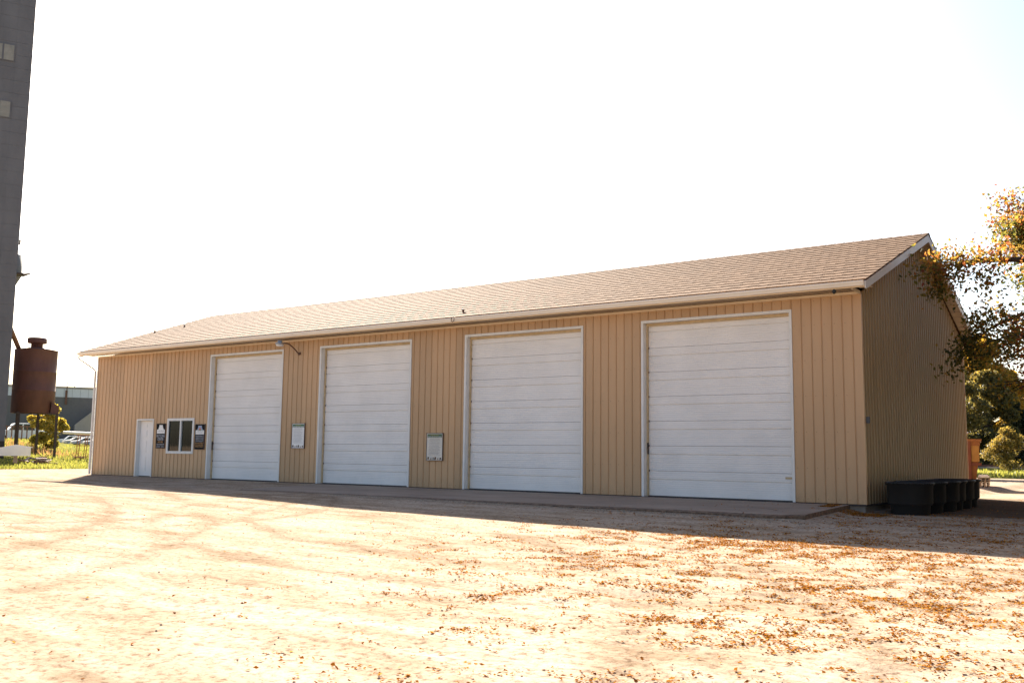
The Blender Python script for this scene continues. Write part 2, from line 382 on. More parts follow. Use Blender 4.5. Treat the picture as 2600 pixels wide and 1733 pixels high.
def vnoise(x, y, sc, seed):
    r = np.random.default_rng(seed); T = r.random((256, 256)); xs, ys = x*sc, y*sc
    xi, yi = np.floor(xs).astype(int), np.floor(ys).astype(int); fx, fy = xs-xi, ys-yi; fx = fx*fx*(3-2*fx); fy = fy*fy*(3-2*fy)
    g = lambda a, b: T[a % 256, b % 256]
    return (g(xi, yi)*(1-fx)*(1-fy)+g(xi+1, yi)*fx*(1-fy)+g(xi, yi+1)*(1-fx)*fy+g(xi+1, yi+1)*fx*fy)-.5
def fb(x, y, sc, seed): return vnoise(x, y, sc, seed)+.5*vnoise(x, y, sc*2.1, seed+1)+.25*vnoise(x, y, sc*4.3, seed+2)
def relief(x, y):
    near = ss(-y, .3, 2.5)*ss(np.asarray(x, float), -12, 2)*(1-.8*ss(np.hypot(x-35.6, y+21.5), 9, 20))
    r = near*(.035*fb(x, y, .45, 3)+.022*fb(x*.5, y*1.3, 1.6, 9)+.012*vnoise(x, y, 5.1, 17))
    for (cx, cy), rad, hw in ARCS:
        d = np.abs(np.hypot(x-cx, y-cy)-rad+.5*vnoise(x, y, .5, 31)); r = r-.02*np.clip(1-d/hw, 0, 1)*near*(vnoise(x, y, .3, 5)+.5)
        r = r+.012*np.clip(1-np.abs(d-hw*1.2)/(hw*.5), 0, 1)*near*(vnoise(x, y, .3, 5)+.5)
    return r
def GR(x, y): return G(x, y)+relief(x, y)
ZZ = ZZ+relief(XX, YY)
ny, nx = XX.shape; idx = np.arange(nx*ny).reshape(ny, nx)
Fg = np.stack([idx[:-1, :-1], idx[:-1, 1:], idx[1:, 1:], idx[1:, :-1]], -1).reshape(-1, 4)
gr = npmesh('ground', np.stack([XX, YY, ZZ], -1).reshape(-1, 3), Fg, M['ground'])
gr.data.polygons.foreach_set('use_smooth', [True]*len(gr.data.polygons)); tag(gr, kind='structure')

# apron slab in front of the doors, broken outer edge
ax_ = np.arange(13.0, 29.31, .1); ve, fe = [], []
edge = -(3.25+.10*fb(ax_, ax_*0, 1.1, 41)+.07*vnoise(ax_, ax_*0, 6, 42)); edge = np.where(ax_ > 28.9, edge+(ax_-28.9)*.9, edge)
cols = len(ax_)
rows_ = [0.19, 0, .33, .66, .93, 1.0]
for k_, r_ in enumerate([0.0, .33, .66, .95, 1.0]):
    for i_ in range(cols):
        yy = .19 if k_ == 0 else edge[i_]*r_
        ve.append((ax_[i_], yy, float(apron_z(0, yy))-(.02 if k_ == 4 else 0)))
for i_ in range(cols): ve.append((ax_[i_]+.0, edge[i_]-.02, -.5))
for k_ in range(5):
    for i_ in range(cols-1):
        a_ = k_*cols+i_; fe.append((a_, a_+cols, a_+cols+1, a_+1))
right_side = [k_*cols+cols-1 for k_ in range(6)]
ve.append((ax_[-1], .19, -.5)); fe.append(tuple(right_side+[len(ve)-1]))
me = bpy.data.meshes.new('concrete_apron'); me.from_pydata(ve, [], fe); me.materials.append(M['apron']); me.materials.append(M['dirt']); me.polygons.foreach_set('material_index', [1 if i_ >= 3*(cols-1) else 0 for i_ in range(len(me.polygons))]); me.update()
ap = bpy.data.objects.new('pavement', me); C.objects.link(ap); tag(ap, kind='structure')
m_ = MB()
cr = [(26.9, -2.05), (27.4, -1.95), (27.75, -1.72), (27.95, -1.78), (28.2, -1.9), (28.55, -2.25)]
for a, b in zip(cr[:-1], cr[1:]):
    z0 = float(apron_z(0, a[1]))+.003; z1 = float(apron_z(0, b[1]))+.003
    m_.poly([(a[0], a[1]-.022, z0), (b[0], b[1]-.018, z1), (b[0], b[1]+.018, z1), (a[0], a[1]+.022, z0)])
tag(m_.build('pavement_crack', M['crackm'], ap))

# ================================================================= THE BUILDING
L, W, H = 29.66, 11.013, 4.57
EZ, RZ, OY, OX = 4.775, 6.965, .634, .30
DH = 4.343
SL = (RZ-EZ)/(W/2+OY); TH = math.atan(SL); CT, ST = math.cos(TH), math.sin(TH)
DOORS = [(7.105, 10.943), (12.679, 16.591), (18.608, 22.555), (24.261, 28.122)]
MAN = (2.86, 3.93, 2.12); WIN = (4.81, 6.33, .88, 2.09)
bld = empty('recycling_building', (L/2, W/2, 0))
tag(bld, 'long tan metal building with a shingled gable roof and four white overhead doors', 'building')
BO = (-L/2, -W/2, 0)
def B(mb, name, mats, parent=bld, smooth=False):
    o = mb.build(name, mats, None, smooth)
    o.parent = parent; o.matrix_parent_inverse = Matrix.Translation(BO)
    return o
def Bsub(mb, name, mats, parent, smooth=False):   # parent sits at world origin already
    o = mb.build(name, mats, None, smooth); o.parent = parent; return o

# foundation, slab, wall core
m_ = MB(); m_.box((.012, .03, -.6), (L-.03, .2, -.045)); m_.box((L-.2, .201, -.6), (L-.03, W-.05, -.045)); m_.box((.012, .201, -.6), (.2, W-.05, -.045)); m_.box((.2, W-.2, -.6), (L-.2, W-.05, -.045))
B(m_, 'foundation', M['concrete'])
m_ = MB(); m_.box((0, -.012, -.045), (L+.012, .02, -.008)); m_.box((L-.01, .0201, -.045), (L+.012, W, -.008))
fl = B(m_, 'base_flashing', M['legs'])
m_ = MB(); m_.box((.2, .202, -.3), (L-.2, W-.2, -.03)); B(m_, 'floor', M['concrete'])
ops = sorted([(a, b, 0, DH) for a, b in DOORS]+[(MAN[0], MAN[1], 0, MAN[2]), WIN])
m_ = MB(); x = .0
for a, b, z0, z1 in ops:
    m_.box((x, .014, -.02), (a, .17, H+.06)); m_.box((a, .014, z1), (b, .17, H+.06))
    if z0 > 0: m_.box((a, .014, -.02), (b, .17, z0))
    x = b
m_.box((x, .014, -.02), (L-.015, .17, H+.06))
m_.box((.0, .171, -.02), (.15, W, H)); m_.box((.15, W-.15, -.02), (L-.15, W, H))
yr = W/2; zap = RZ-.26
m_.prism([(.171, -.02), (W, -.02), (W, H), (yr, zap), (.171, H)], L-.15, L-.015)
m_.prism([(.171, H+.001), (W, H+.001), (yr, zap)], .0, .15)
B(m_, 'wall', M['siding'])

PROF = [(0, 0), (.180, 0), (.187, -.013), (.205, -.013), (.212, 0), (.2205, 0), (.2208, .012), (.2284, .012), (.2286, 0)]
PITCH = .22865
def clipprof(a, b):
    """piece of the rib profile between local a and b"""
    out = []
    def yat(t):
        for (x0, y0), (x1, y1) in zip(PROF[:-1], PROF[1:]):
            if x0 <= t <= x1: return y0+(y1-y0)*(t-x0)/max(1e-9, x1-x0)
        return 0
    out.append((a, yat(a)))
    out += [q for q in PROF if a < q[0] < b]
    out.append((b, yat(b))); return out
def strip(xa, xb, z0, z1, base):
    pr = clipprof(max(0, xa-base), min(PITCH, xb-base)); m = MB()
    for (p0, y0), (p1, y1) in zip(pr[:-1], pr[1:]):
        m.poly([(base+p0, y0, z0), (base+p1, y1, z0), (base+p1, y1, z1), (base+p0, y0, z1)])
    return B(m, 'siding_panel', M['siding'])
i = 0; base = .0
while base < L-.06:
    xe = min(base+PITCH, L-.055); segs = [(base, xe)]
    cuts = sorted({base, xe} | {v for a, b, *_ in ops for v in (a, b) if base < v < xe})
    for a, b in zip(cuts[:-1], cuts[1:]):
        mid = (a+b)/2; op = [o for o in ops if o[0] < mid < o[1]]
        if b-a < .004: continue
        if not op: strip(a, b, 0, H, base)
        else:
            strip(a, b, op[0][3], H, base)
            if op[0][2] > 0: strip(a, b, 0, op[0][2], base)
    base += PITCH
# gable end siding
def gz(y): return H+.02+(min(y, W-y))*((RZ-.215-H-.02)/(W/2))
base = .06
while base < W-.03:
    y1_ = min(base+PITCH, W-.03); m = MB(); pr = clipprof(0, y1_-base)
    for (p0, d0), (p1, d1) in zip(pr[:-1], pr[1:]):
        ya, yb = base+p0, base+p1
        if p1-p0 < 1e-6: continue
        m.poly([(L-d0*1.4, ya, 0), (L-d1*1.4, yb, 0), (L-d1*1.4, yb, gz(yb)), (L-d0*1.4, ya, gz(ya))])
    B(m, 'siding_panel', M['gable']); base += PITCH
# corner trims
m_ = MB(); m_.box((L-.054, -.018, -.005), (L+.018, .0, H)); m_.box((L+.001, .001, -.005), (L+.018, .075, H)); B(m_, 'corner_trim', M['siding'])
m_ = MB(); m_.box((-.03, -.02, -.02), (.045, -.0145, H)); m_.box((-.03, -.0144, -.02), (-.001, .1, H)); B(m_, 'corner_trim', M['white'])
m_ = MB(); m_.box((L-.05, W-.029, -.005), (L+.02, W+.02, H)); B(m_, 'corner_trim', M['siding'])

# frieze, soffit, fascia, gutter
m_ = MB(); m_.box((0, -.034, H), (L-.02, .013, H+.058)); B(m_, 'frieze_board', M['cream'])
xs = np.arange(-OX+.02, L+.0, .305)
for a in xs:
    b = min(a+.303, L-.005); m = MB(); z = H+.064
    m.box((a, -OY+.02, z), (a+.012, -.03, z+.012))
    for k in range(3):
        c0 = a+.012+k*(b-a-.012)/3; c1 = a+.012+(k+1)*(b-a-.012)/3
        m.poly([(c0, -OY+.02, z+.004), (c0, -.03, z+.004), (c1-.012, -.03, z+.004), (c1-.012, -OY+.02, z+.004)])
        m.box((c1-.012, -OY+.02, z+.006), (c1, -.03, z+.014))
    B(m, 'soffit_panel', M['soffit'])
m_ = MB(); m_.box((L-.004, -OY+.021, H+.0), (L+.014, -.019, H+.064)); m_.box((L+.0141, -OY+.021, H+.12), (L+OX-.021, -.02, H+.135)); B(m_, 'soffit_end_cap', M['cream'])
m_ = MB(); m_.box((-OX, -OY, H+.04), (L+OX-.022, -OY+.02, EZ-.025)); B(m_, 'fascia', M['cream'])
gp = [(-OY-.001, EZ-.03), (-OY-.001, EZ-.138), (-OY-.075, EZ-.138), (-OY-.085, EZ-.115), (-OY-.105, EZ-.08), (-OY-.118, EZ-.06), (-OY-.118, EZ-.035), (-OY-.110, EZ-.035), (-OY-.110, EZ-.055), (-OY-.012, EZ-.125), (-OY-.012, EZ-.03)]
m_ = MB(); m_.prism(gp, -OX-.02, L+OX-.03); m_.prism([gp[0], gp[1], gp[2], gp[3], gp[4], gp[5], gp[6]], -OX-.03, -OX-.0201); m_.prism([gp[0], gp[1], gp[2], gp[3], gp[4], gp[5], gp[6]], L+OX-.0299, L+OX-.02)
gut = B(m_, 'gutter', M['gutter'])
for gxp in (6.1, 12.2, 18.29, 24.4): 
    m_ = MB(); m_.prism([(q[0]-.003, q[1]-.003) for q in gp[1:7]]+[(-OY-.121, EZ-.033), (-OY-.05, EZ-.10)], gxp-.03, gxp+.03); B(m_, 'gutter_joint', M['gutter'])
m_ = MB(); m_.tube([(-OX+.06, -OY-.06, EZ-.16), (-OX+.06, -OY-.06, EZ-.27), (-OX+.12, -OY+.06, EZ-.36), (-.06, -.12, EZ-.66), (-.045, -.065, EZ-.76)], .035, 8); m_.box((-.085, -.1, -.0), (-.032, -.03, EZ-.74))
B(m_, 'downspout', M['white'])

# roof: decks, shingles, rake boards
m_ = MB()
m_.prism([(-OY, EZ-.03), (-OY, EZ-.004), (yr, RZ-.004), (yr, RZ-.03-.02)], -OX+.02, L+OX-.02)
m_.prism([(yr, RZ-.05), (yr, RZ-.0), (W+OY, EZ+.012), (W+OY, EZ-.03)], -OX, L+OX)
B(m_, 'roof', M['shingle'])
NROW = 18; EXPO = (W/2+OY)/CT/NROW; TABW = .24
def shingle(mb_v, mb_f, x0, x1, s0, s1):
    k = len(mb_v); n0, n1 = .019, .004
    def P(x, s, n): return (x, -OY-.012+s*CT-n*ST, EZ-.004+s*ST+n*CT)
    mb_v += [P(x0, s0, -.001), P(x1, s0, -.001), P(x1, s1, -.003), P(x0, s1, -.003), P(x0, s0, n0), P(x1, s0, n0), P(x1, s1, n1), P(x0, s1, n1)]
    for f in ((4, 5, 6, 7), (0, 1, 5, 4), (1, 2, 6, 5), (2, 3, 7, 6), (3, 0, 4, 7)): mb_f.append(tuple(k+i for i in f))
shl = []
for r in range(NROW):
    s0 = r*EXPO; off = -(r*.36 % 1)*TABW+random.uniform(-.010, .010); x = -OX-.01+off
    kk = r
    while x < L+OX-.005:
        kk += 1; a = max(x, -OX-.01); b = min(x+TABW-.006, L+OX+.012)
        if b-a > .02: shl.append((a, b, max(-.01, s0+random.uniform(-.008, .008)+(.045 if kk % 2 else 0)*(r > 0)), min(s0+EXPO+.01, (W/2+OY)/CT)))
        x += TABW
cc = Vector(CAM)
shl.sort(key=lambda q: (Vector((q[0], -OY+q[2]*CT, EZ+q[2]*ST))-cc).length)
for q in shl[:298]:
    v, f = [], []; shingle(v, f, *q)
    o = npmesh('shingle', np.array(v), np.array(f), M['shingle'], np.full(5, random.random()*.8+.1), None)
    o.parent = bld; o.matrix_parent_inverse = Matrix.Translation(BO)
v, f, tt = [], [], []
for q in shl[298:]: shingle(v, f, *q); tt += [random.random()*.8+.1]*5
o = npmesh('shingles', np.array(v), np.array(f), M['shingle'], tt, None); o.parent = bld; o.matrix_parent_inverse = Matrix.Translation(BO); tag(o, kind='stuff')
x = -OX-.01
while x < L+OX-.02:
    b = min(x+.262, L+OX+.012); m = MB(); t0, t1 = .018, .010
    m.prism([(0, 0), (1, 0), (1, 1)], 0, .001) if False else None
    for sg in (-1, 1):
        ya, za = yr, RZ; yb_, zb = yr+sg*.14, RZ-.14*SL
        p = [(x, yb_, zb-.004), (b, yb_, zb-.004), (b, ya, za-.004), (x, ya, za-.004), (x, yb_, zb+t1), (b, yb_, zb+t0), (b, ya, za+t0), (x, ya, za+t1)]
        m.hexa(p)
    o = m.build('ridge_cap', M['shingle']); a_ = o.data.attributes.new('tint', 'FLOAT', 'FACE'); a_.data.foreach_set('value', [random.random()*.5]*len(o.data.polygons))
    o.parent = bld; o.matrix_parent_inverse = Matrix.Translation(BO); x += .255
for side, xa, xb in ((1, L+OX-.02, L+OX), (0, -OX, -OX+.02)):
    for sg in (1, -1):
        m = MB(); ya = -OY if sg == 1 else W+OY; d = .20
        pr = [(ya, EZ-.03), (ya, EZ-.03-d*.78), (ya+sg*.05, EZ-.03-d*.86), (yr, RZ-.03-d), (yr, RZ-.03)]
        pr = [(p[0]-(0 if abs(p[0]-yr) > .01 else 0), p[1]) for p in pr]
        m.prism(pr, xa, xb); B(m, 'rake_board', M['rake'])
        m = MB(); m.prism([(ya, EZ-.0299), (yr, RZ-.0299), (yr, RZ-.012), (ya, EZ-.012)], xa+(.0 if side else -.012), xb+(.012 if side else 0)); B(m, 'drip_edge', M['tank'])
# gable soffits under the rakes (short panels), right end
for sg in (1, -1):
    n_ = 20; y0_, y1_ = (-.0, yr) if sg == 1 else (W, yr)
    z0_ = EZ-.03-.16+.0+ (OY)*SL; z1_ = RZ-.03-.165
    ya0 = -OY+.02 if sg == 1 else W+OY-.02; za0 = EZ-.03-.155
    for k in range(n_):
        t0, t1 = k/n_, (k+.94)/n_; a = ya0+(yr-ya0)*t0; b = ya0+(yr-ya0)*t1; za = za0+(z1_-za0)*t0; zb = za0+(z1_-za0)*t1
        if sg == 1 and b < 0: continue
        m = MB(); m.prism([(a, za), (b, zb), (b, zb+.012), (a, za+.012)], L-.01, L+OX-.02); B(m, 'soffit_panel', M['soffit'])
m_ = MB(); m_.box((L+.02, W+.001, H-.05), (L+OX-.021, W+OY, H+.03)); m_.box((-OX, W+OY-.02, H-.05), (L+OX-.022, W+OY, EZ-.031)); m_.box((-OX, W+.001, H-.06), (L+.019, W+OY-.021, H-.04)); B(m_, 'rear_eave_box', M['cream'])
# small roof vents
for (vx, vs) in ((18.55, .62), (1.2, 3.9), (0.25, 3.1)):
    m = MB(); y_ = -OY+vs*CT; z_ = EZ+vs*ST; m.tube([(vx, y_, z_-.02), (vx, y_, z_+.09)], .03, 8); m.lathe([(.0, .12), (.055, .10), (.05, .08)], (vx, y_, z_), 10); B(m, 'vent_pipe', M['rustpipe'])

# ---- overhead doors
RZ_ = .195
for k, (a, b) in enumerate(DOORS):
    t = .062
    m = MB()
    m.box((a, -.026, -.012), (a+t, -.001, DH)); m.box((b-t, -.026, -.012), (b, -.001, DH)); m.box((a+t, -.026, DH-t), (b-t, -.001, DH))
    m.box((a, -.0008, -.012), (a+.058, RZ_, DH-.001)); m.box((b-.058, -.0008, -.012), (b-.001, RZ_, DH-.001)); m.box((a+.058, -.0008, DH-.058), (b-.058, RZ_, DH-.001))
    gd = B(m, 'garage_door', M['white'])
    m = MB(); m.box((a+.0585, RZ_-.05, 0), (a+.10, RZ_-.001, DH-.06)); m.box((b-.10, RZ_-.05, 0), (b-.0585, RZ_-.001, DH-.06)); m.box((a+.10, RZ_-.05, DH-.125), (b-.10, RZ_-.001, DH-.0585))
    Bsub(m, 'stop_strip', M['strip'], gd)
    ns = 7; top = DH-.07; hh = top/ns; xa, xb = a+.075, b-.075
    for s in range(ns):
        z0 = s*hh+.006; m = MB(); z1 = z0+hh-.0045; y = RZ_+.004
        # section: three bands; deep groove at the first third, shallow at the second, fine ribbing
        pr = [(y+.045, z0), (y+.006, z0+.001), (y, z0+.004)]
        for q in range(1, 12):
            zz = z0+hh*q/12
            if q == 8: pr += [(y, zz-.014), (y+.034, zz-.008), (y+.034, zz+.008), (y, zz+.010)]
            elif q == 4: pr += [(y, zz-.006), (y+.005, zz-.001), (y+.005, zz+.001), (y, zz+.006)]
            else: pr += [(y, zz-.006), (y+.0035, zz), (y, zz+.006)]
        pr += [(y, z1-.004), (y+.006, z1), (y+.045, z1)]
        m.prism(pr, xa, xb)
        Bsub(m, 'door_panel', M['door'], gd)
    m = MB(); m.box((xa, RZ_-.0, -.012), (xb, RZ_+.04, .007)); Bsub(m, 'door_seal', M['rubber'], gd)
    for s in range(1, ns):
        m = MB(); m.box((xa+.016, RZ_-.02, s*hh-.02), (xa+.040, RZ_+.001, s*hh+.03)); Bsub(m, 'roller_bracket', M['rustpipe'], gd)
    if k in (0, 3):
        m = MB(); m.box((xa+.0, RZ_-.055, 1.02 if k else 1.0), (xa+.03, RZ_-.021, 1.30)); Bsub(m, 'lock_bar', M['legs'], gd)
    if k == 3:
        m = MB(); m.box((xb-.22, RZ_-.012, .49), (xb-.06, RZ_+.002, .535)); m.tube([(xb-.2, RZ_-.016, .512), (xb-.2, RZ_-.011, .512)], .009, 6); m.tube([(xb-.085, RZ_-.016, .512), (xb-.085, RZ_-.011, .512)], .009, 6); Bsub(m, 'pull_handle', M['strip'], gd)
    m = MB(); m.box((a+t, -.004, -.03), (b-t, .20, -.0125)); Bsub(m, 'door_sill', M['concrete'], gd)

# ---- personnel door
a, b, h = MAN; m = MB()
m.box((a, -.024, -.012), (a+.055, -.001, h)); m.box((b-.055, -.024, -.012), (b, -.001, h)); m.box((a+.055, -.024, h-.055), (b-.055, -.001, h))
m.box((a, -.0008, -.012), (a+.05, .16, h-.001)); m.box((b-.05, -.0008, -.012), (b-.001, .16, h-.001)); m.box((a+.05, -.0008, h-.05), (b-.05, .16, h-.001))
ed = B(m, 'entry_door', M['white'])
m = MB(); x0, x1 = a+.06, b-.06; m.box((x0, .128, .012), (x1, .165, h-.06))
leaf = Bsub(m, 'door_leaf', M['door'], ed)
cols_ = [(x0+.10, (x0+x1)/2-.05), ((x0+x1)/2+.05, x1-.10)]; rows2 = [(.18, .72), (.86, 1.32), (1.42, 1.72), (1.78, 1.93)]
for c0, c1 in cols_:
    for r0, r1 in rows2:
        m = MB(); m.box((c0, .120, r0), (c1, .1279, r1)); m.box((c0+.03, .114, r0+.03), (c1-.03, .1199, r1-.03)); Bsub(m, 'door_panel', M['door'], ed)
m = MB(); m.tube([(x1-.07, .127, .98), (x1-.07, .07, .98)], .022, 10); m.lathe([(0, 0), (.03, .005), (.03, .02)], (x1-.07, .085, .965), 10); Bsub(m, 'door_handle', M['steel'], ed, True)
m = MB(); m.box((a-.0, -.03, -.03), (b, .16, -.0121)); Bsub(m, 'door_sill', M['concrete'], ed)
# ---- window
a, b, z0, z1 = WIN; m = MB(); t = .06
m.box((a-.03, -.034, z0-.03), (b+.03, -.001, z0+t)); m.box((a-.03, -.034, z1-t), (b+.03, -.001, z1+.03)); m.box((a-.03, -.034, z0+t), (a+t, -.001, z1-t)); m.box((b-t, -.034, z0+t), (b+.03, -.001, z1-t))
m.box(((a+b)/2-.035, -.028, z0+t), ((a+b)/2+.035, .03, z1-t))
m.box((a, 0, z0), (a+.03, .17, z1)); m.box((b-.03, 0, z0), (b, .17, z1)); m.box((a+.03, 0, z0), (b-.03, .17, z0+.03)); m.box((a+.03, 0, z1-.03), (b-.03, .17, z1))
wn = B(m, 'window', M['white'])
for c0, c1, yy in ((a+t-.02, (a+b)/2-.034, .012), ((a+b)/2+.034, b-t+.02, .02)):
    m = MB(); m.box((c0, yy, z0+.03), (c1, yy+.006, z1-.03)); Bsub(m, 'pane', M['glass'], wn)
m = MB(); m.box((a+.05, .4, z0-.1), (b+.4, 1.1, z0-.05)); m.box((a+.06, .45, .0), (a+.1, 1.05, z0-.101)); m.box((b+.3, .45, 0), (b+.34, 1.05, z0-.101))
tag(m.build('desk', M['wood']), 'plain wooden desk inside, just behind the sliding office window', 'desk')
m = MB(); m.box((b-.42, .5, z0-.049), (b-.14, .66, z0+.06)); tag(m.build('tissue_box', M['signwhite']), 'small pale box lying on the desk behind the right window pane', 'box')
m = MB(); m.box((MAN[1]+.3, 2.4, -.03), (7.05, 2.5, 3.0)); m.box((7.051, .25, -.03), (7.1, 2.5, 3.0)); m.box((MAN[1]+.25, .25, -.03), (MAN[1]+.299, 2.5, 3.0)); m.box((MAN[1]+.25, .25, 3.001), (7.1, 2.5, 3.05))
B(m, 'office_partition', M['dark'])
vs, fs = [], []
for k in range(int(L/PITCH)):
    xx = k*PITCH+.05
    for zz in (.08, .75, 1.55, 2.35, 3.15, 3.95, 4.5):
        if any(a-.03 < xx < b+.03 and z0-.03 < zz < z1+.03 for a, b, z0, z1 in ops): continue
        q = len(vs); vs += [(xx-.006, -.005, zz-.006), (xx+.006, -.005, zz-.006), (xx+.006, -.005, zz+.006), (xx-.006, -.005, zz+.006), (xx, -.0005, zz)]
        fs += [(q, q+1, q+2, q+3), (q, q+4, q+1), (q+1, q+4, q+2), (q+2, q+4, q+3), (q+3, q+4, q)]
me = bpy.data.meshes.new('screw_heads'); me.from_pydata(vs, [], fs); me.materials.append(M['rustpipe']); o = bpy.data.objects.new('screw_heads', me); C.objects.link(o); o.parent = bld; o.matrix_parent_inverse = Matrix.Translation(BO); tag(o, kind='stuff')
# gable meter box
m = MB(); m.box((L+.021, .12, 1.74), (L+.08, .19, 1.88)); B(m, 'outlet_box', M['tower'])

# ================================================================= signs and fittings on the wall
def textmesh(s, size, cx, cz, y, mat, parent, name='lettering', maxw=None, hx=1.0):
    cu = bpy.data.curves.new('t', 'FONT'); cu.body = s; cu.size = size; cu.align_x = 'CENTER'; cu.align_y = 'CENTER'; cu.extrude = .001; cu.resolution_u = 2; cu.offset = size*.012
    ob = bpy.data.objects.new('t', cu); C.objects.link(ob); bpy.context.view_layer.update()
    me = bpy.data.meshes.new_from_object(ob.evaluated_get(bpy.context.evaluated_depsgraph_get()))
    bpy.data.objects.remove(ob); xs_ = [v.co.x for v in me.vertices]; wd = max(xs_)-min(xs_); sx = hx
    if maxw: sx = maxw/wd
    me.transform(Matrix(((sx, 0, 0, cx), (0, 0, -1, y), (0, 1, 0, cz), (0, 0, 0, 1)))); me.materials.clear(); me.materials.append(mat)
    o = bpy.data.objects.new(name, me); C.objects.link(o); o.parent = parent; return o
def slab(parent, name, x0, x1, z0, z1, y, mat, th=.002):
    m = MB(); m.box((x0, y-th, z0), (x1, y, z1)); return m.build(name, mat, parent)
def black_sign(x0, x1, z0, z1, label, second):
    t = empty('sign', (x0, -.03, z0)); tag(t, label, 'sign', 'black signs beside the office window')
    w_, h_ = x1-x0, z1-z0
    m = MB(); m.box((0, 0, 0), (w_, .022, h_)); m.build('board', M['black'], t)
    m = MB(); f = .016
    m.box((-f, -.006, -f), (0, .022, h_+f)); m.box((w_, -.006, -f), (w_+f, .022, h_+f)); m.box((0, -.006, -f), (w_, .022, 0)); m.box((0, -.006, h_), (w_, .022, h_+f)); m.build('frame', M['signframe'], t)
    cx = w_*.5
    # emblem: a flared badge over a name panel
    m = MB(); em = [(cx-.10, h_*.955), (cx+.10, h_*.955), (cx+.11, h_*.88), (cx+.17, h_*.76), (cx-.17, h_*.76), (cx-.11, h_*.88)]
    m.prism([(p[0], p[1]) for p in em], -.004, -.0005, axis='y'); m.build('emblem', M['blue'] if second else M['signwhite'], t)
    m = MB(); m.box((cx-.235, -.0045, h_*.60), (cx+.235, -.0006, h_*.765)); m.build('name_panel', M['signwhite'], t)
    m = MB()
    for q in range(9): m.box((cx-.19+q*.043, -.0056, h_*.695+.008*((q*5) % 3-1)), (cx-.155+q*.043, -.0047, h_*.725+.010*((q*7) % 3-1)))
    m.box((cx-.18, -.0056, h_*.635), (cx+.16, -.0047, h_*.645)); m.build('name_script', M['ink'], t)
    if second:
        m = MB(); m.lathe([(0.0, 0), (.055, 0.0)], (0, 0, 0), 16); m.build('sun_emblem', M['red'], t, M4=Matrix.Translation((cx, -.0052, h_*.81)) @ Matrix.Rotation(math.pi/2, 4, 'X'))
        m = MB(); m.prism([(cx-.15, h_*.765), (cx+.15, h_*.765), (cx+.05, h_*.80), (cx-.08, h_*.79)], -.0062, -.0054, axis='y'); m.build('hill_emblem', M['green'], t)
        for q, (s, mm) in enumerate([('NO DEPOSITING OF', 'signgrey'), ('LEAKING TRASH', 'signgrey'), ('WATER UP THIS', 'signgrey'), ('CITY FACILITY', 'signgrey'), ('VIOLATORS SUBJECT', 'signgold'), ('TO A FINE AND', 'signgold'), ('IMPRISONMENT', 'signgold')]):
            textmesh(s, .062, cx, h_*(.535-q*.073), -.003, M[mm], t, maxw=w_*(.86 if q != 4 else .95))
    else:
        textmesh('RECYCLING', .14, cx, h_*.50, -.003, M['signgrey'], t, maxw=w_*.94)
        textmesh('CENTER', .14, cx, h_*.365, -.003, M['signgrey'], t, maxw=w_*.72)
        textmesh('HOURS', .09, cx, h_*.245, -.003, M['signgold'], t, maxw=w_*.58)
        textmesh('TUE-FRI 9AM-6PM', .075, cx, h_*.145, -.003, M['signgrey'], t, maxw=w_*.92)
        textmesh('SATUR.  9-2PM', .075, cx, h_*.055, -.003, M['signgrey'], t, maxw=w_*.86)
black_sign(4.165, 4.675, 1.045, 1.925, 'black RECYCLING CENTER hours sign between the entry door and the window', False)
black_sign(6.455, 6.975, 1.02, 1.885, 'black no depositing warning sign with orange sun emblem right of the window', True)
